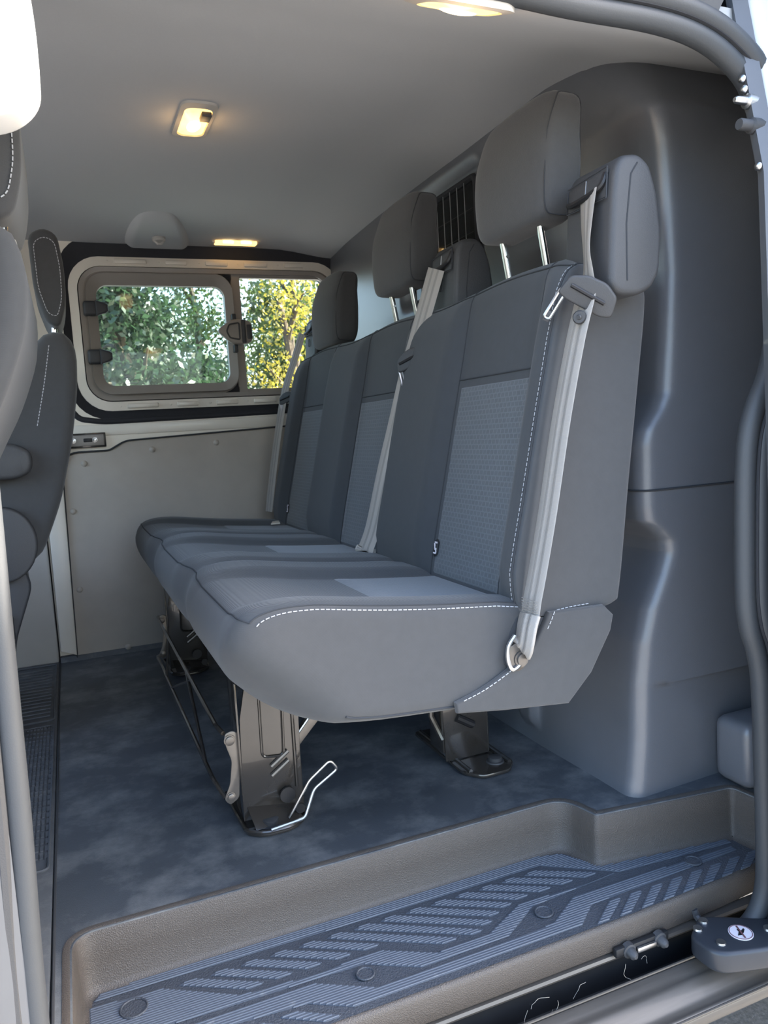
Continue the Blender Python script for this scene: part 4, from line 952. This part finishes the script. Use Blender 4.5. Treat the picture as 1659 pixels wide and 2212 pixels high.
# light plastic upper pillar trim with belt slot
PT = thing('pillar_trim', (-.04, .78, .96), 'sunlit white plastic belt-guide trim on the upper front pillar', 'trim')
bm = NB(); o = roundpath([(.0, .75, 1.40), (.0055, .75, 1.12), (.011, .75, 1.04), (.010, .75, .992), (-.010, .75, .972), (-.035, .75, .964), (-.11, .75, .960), (-.11, .75, 1.40)], [0, .05, .05, .02, .015, .02, .02, 0], 5, closed=True)
prism(bm, o, (0, .06, 0), .010, 4); o_ = link('trim_shell', bm, WHITEP, PT, angle=70)
bm = NB(); prism(bm, roundpath([(-.0135, .747, 1.20), (-.0125, .747, 1.05), (-.0155, .747, 1.002), (-.035, .747, .992), (-.08, .747, .992), (-.08, .747, 1.20)], .008, 4, closed=True), (0, .01, 0), .002); link('belt_slot_frame', bm, WHITEP, PT)
bm = NB(); prism(bm, roundpath([(-.020, .7455, 1.19), (-.0185, .7455, 1.05), (-.022, .7455, 1.0), (-.075, .7455, 1.0), (-.075, .7455, 1.19)], .006, 4, closed=True), (0, .006, 0), .001); link('belt_slot', bm, PLAS2, PT)
SR = thing('door_seal', (.9, .85, .5), 'grey rubber seal curving around the rear of the door opening', 'seal')
sp3 = [(.02, 1.196), (.3, 1.192), (.52, 1.188), (.645, 1.184), (.765, 1.184), (.838, 1.176), (.892, 1.156), (.934, 1.122), (.960, 1.06), (.973, .98), (.980, .89), (.978, .80), (.962, .735), (.938, .69), (.922, .645), (.915, .59), (.912, .50), (.912, .40), (.920, .345), (.934, .305), (.943, .25), (.948, .10), (.950, -.04), (.945, -.085), (.93, -.112), (.91, -.125)]
P = smoothpath([V(x, .85, z) for x, z in sp3], 6)
def shift(P, d, dy):
    out = []
    for i, p in enumerate(P):
        t = (P[min(i + 1, len(P) - 1)] - P[max(i - 1, 0)]).normalized(); n = V(-t.z, 0, t.x)  # outward of the opening
        out.append(p + n * d + V(0, dy, 0))
    return out
bm = NB(); tube(bm, shift(P, .014, .002), .015, 14); link('seal_bulb', bm, SEALM, SR)
bm = NB(); tube(bm, shift(P, .036, -.008), .013, 12); link('seal_lip', bm, SEALM, SR)
bm = NB(); tube(bm, shift(P, .026, -.012), .003, 6); link('seal_groove', bm, RUB, SR)
bm = NB(); A = shift(P, .040, .012); B_ = shift(P, .10, -.01); C_ = shift(P, .13, -.04); D_ = shift(P, .30, -.03)
A = A[:-12]; B_ = B_[:-12]; C_ = C_[:-12]; D_ = D_[:-12]
rows = [[bm.verts.new(p) for p in X_] for X_ in (A, B_, C_)]
for X_, Y_ in zip(rows, rows[1:]):
    for i in range(len(X_) - 1):
        q = (X_[i], X_[i + 1], Y_[i + 1], Y_[i])
        if not any(v.co.z > .86 and v.co.x > .915 for v in q): bm.faces.new(q)
bmesh.ops.delete(bm, geom=[v for v in bm.verts if not v.link_faces], context='VERTS')
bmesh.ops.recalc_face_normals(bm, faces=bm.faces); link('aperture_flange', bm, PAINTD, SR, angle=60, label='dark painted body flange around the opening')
# body side above and behind the opening
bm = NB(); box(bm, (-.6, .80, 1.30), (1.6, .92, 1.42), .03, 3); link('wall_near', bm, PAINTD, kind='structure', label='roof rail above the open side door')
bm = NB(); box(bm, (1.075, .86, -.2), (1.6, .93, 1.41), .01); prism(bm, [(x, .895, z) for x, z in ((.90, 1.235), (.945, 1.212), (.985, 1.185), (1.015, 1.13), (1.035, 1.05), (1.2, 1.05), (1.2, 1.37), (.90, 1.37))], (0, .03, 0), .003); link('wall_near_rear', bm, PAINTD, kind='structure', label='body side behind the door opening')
# open sliding door at the right edge
DR = thing('door_1', (1.3, .78, 0), 'white sliding door slid open at the right edge', 'door', kind='structure')
def dy(z): return interp([(-.2, .77), (.5, .785), (1.0, .80), (1.3, .862), (1.5, .90)], z)
bm = NB(); zs = lin(-.14, 1.50, 24)
prof = [(.958, .055), (.938, .045), (.931, .03), (.936, .018), (.947, .012), (.953, .004), (.947, -.006), (.955, -.018), (.97, -.03), (.99, -.12), (1.03, -.15), (1.9, -.15), (1.9, .05)]
rows = [[bm.verts.new((x + .012, dy(z) + d - .02, z)) for x, d in prof] for z in zs]
for A, B in zip(rows, rows[1:]):
    for i in range(len(A)): bm.faces.new((A[i], A[(i + 1) % len(A)], B[(i + 1) % len(A)], B[i]))
bmesh.ops.recalc_face_normals(bm, faces=bm.faces); link('door_shell', bm, PAINT, DR, angle=40)
bm = NB()
rows = [[bm.verts.new((x, dy(z) + d, z)) for x, d in ((.955, .028), (.925, .022), (.918, .006), (.940, -.001))] for z in zs]
for A, B in zip(rows, rows[1:]):
    for i in range(3): bm.faces.new((A[i], A[i + 1], B[i + 1], B[i]))
bmesh.ops.recalc_face_normals(bm, faces=bm.faces); link('door_edge_strip', bm, PAINTD, DR, angle=40, label='dark inner edge of the door')
for z, kind_ in ((1.103, 0), (1.068, 1)):
    bm = NB(); y = dy(z) + .012
    tube(bm, [(.935, y, z), (.917, y, z), (.915, y, z), (.898, y, z), (.895, y, z)], [.010, .010, .006, .005, .003] if kind_ == 0 else [.011, .011, .008, .008, .007], 12); link('locating_pin', bm, STEEL if kind_ == 0 else PLAS2, DR, label='short metal locating pin')
for z in (1.17, 1.135, 1.12, 1.068, 1.01):
    bm = NB(); dome(bm, (.917, dy(z) + .012, z), (-1, 0, 0), .006, .005); link('edge_screw', bm, STEEL, DR)
# hinge arm of the sliding door resting over the sill
HA = thing('roller_arm', (.87, .85, -.12), 'black metal roller arm with rivets and round white sticker over the sill', 'roller arm')
za = -.115
bm = NB(); ao = roundpath([(.858, .888, za), (.812, .858, za), (.812, .806, za), (.90, .778, za), (1.15, .74, za), (1.15, .81, za), (.96, .826, za), (.895, .868, za)], [.012, .012, .025, .05, 0, 0, .05, .012], 5, closed=True)
prism(bm, ao, (0, 0, -.035), .007, 3); link('arm_body', bm, mat('arm_black', (.03, .034, .042), rough=.35, var=.1, vscale=60), HA, angle=50)
for x, y in ((.832, .862), (.853, .872), (.838, .822), (.925, .814)):
    bm = NB(); tube(bm, [(x, y, za), (x, y, za + .003)], [.0075, .0068], 14); link('rivet', bm, STEEL, HA)
sx, sy = .882, .826
bm = NB(); tube(bm, [(sx, sy, za), (sx, sy, za + .0012)], .018, 32); ST_ = link('warning_sticker', bm, STICK, HA, label='round white no-step sticker')
bm = NB(); tube(bm, [(sx + .0165 * math.cos(a), sy + .0165 * math.sin(a), za + .0014) for a in lin(0, 2 * PI, 33)[:-1]], .0006, 6, closed=True); link('sticker_ring', bm, RED, ST_)
bm = NB(); prism(bm, [(sx + a, sy + b, za + .0014) for a, b in ((-.010, -.004), (-.002, .002), (-.001, .007), (.002, .007), (.003, .002), (.010, .005), (.010, .002), (.003, -.003), (-.004, -.006))], (0, 0, .0003)); link('sticker_boot', bm, BLK, ST_, smooth=False)
bm = NB(); box(bm, (sx - .0012, sy - .014, za + .0018), (sx + .0012, sy + .014, za + .0022), rot=(0, 0, -.35)); link('sticker_slash', bm, RED, ST_, smooth=False)
bm = NB(); tube(bm, [(.87, .885, -.14), (.868, .902, -.128), (.866, .905, -.118)], .006, 8); link('arm_roller', bm, PLAS, HA)
# ------------------------------------------------------------------ trees beyond the far window
def tree(label, x, y, h, cr, n, leaf, seed, group='trees beyond the far window', cz=.6, size=.11):
    rnd = random.Random(seed); t = thing('tree', (x, y, -.62), label, 'tree', group)
    bm = NB(); tr = [V(x, y, -.62)]
    for k in range(6): tr.append(tr[-1] + V(rnd.uniform(-.12, .12), rnd.uniform(-.1, .1), h / 6.5))
    tube(bm, smoothpath(tr, 3), [.11 * (1 - .8 * i / (len(tr) * 3)) for i in range(3 * (len(tr) - 1) + 1)], 8)
    for k in range(9):
        b = tr[2 + k % 4]; a = rnd.uniform(0, 2 * PI); e = b + V(math.cos(a) * cr * .8, math.sin(a) * cr * .8, rnd.uniform(.2, .9)); tube(bm, smoothpath([b, b.lerp(e, .5) + V(0, 0, .12), e], 3), [.035, .03, .026, .022, .018, .014, .01], 6)
    link('trunk', bm, BARK, t)
    bm = NB(); cl = [(V(rnd.gauss(0, .5) * cr, rnd.gauss(0, .5) * cr, h * cz + rnd.gauss(0, .30) * h * .8), rnd.uniform(.22, .5)) for _ in range(26)]
    for k in range(n):
        c, r_ = rnd.choice(cl); d = V(rnd.gauss(0, 1), rnd.gauss(0, 1), rnd.gauss(0, .8)) * r_ * .62; p = V(x, y, -.62) + c + d
        if p.z < -.5: p.z = -.5 + rnd.random() * .4
        s = size * rnd.uniform(.5, 1.1); a = V(rnd.gauss(0, 1), rnd.gauss(0, 1), rnd.gauss(0, 1)).normalized(); b = a.orthogonal().normalized(); b.rotate(Matrix.Rotation(rnd.uniform(0, 6.28), 3, a)) ; c2 = a.cross(b)
        bm.faces.new([bm.verts.new(p + q) for q in (b * s * .5, c2 * s * .25, b * -s * .5, c2 * -s * .25)])
    link('foliage', bm, leaf, t, smooth=False, kind='stuff')
tree('nearest dark green tree filling the left pane of the far window', .86, 8.6, 3.5, .85, 20000, LEAFD, 3, size=.10, cz=.5)
tree('denser dark tree farther back behind the left pane tree', .75, 11.8, 3.9, 1.1, 17000, LEAFD, 4, size=.13, cz=.5)
tree('green tree beyond the right pane, farthest of all', 4.1, 14.5, 4.4, 1.0, 8000, LEAFG, 5, size=.12)
tree('yellow-leaved tree seen through the right pane', 2.75, 9.2, 3.2, .5, 3800, LEAFY, 6, size=.07)
tree('green tree beside the yellow one in the right pane', 3.55, 11.6, 4.3, .75, 13000, LEAFG, 8, size=.10, cz=.52)
tree('thin green tree at the right edge of the left pane', 2.25, 12.8, 4.4, .7, 5200, LEAFG, 9, size=.10, cz=.74)
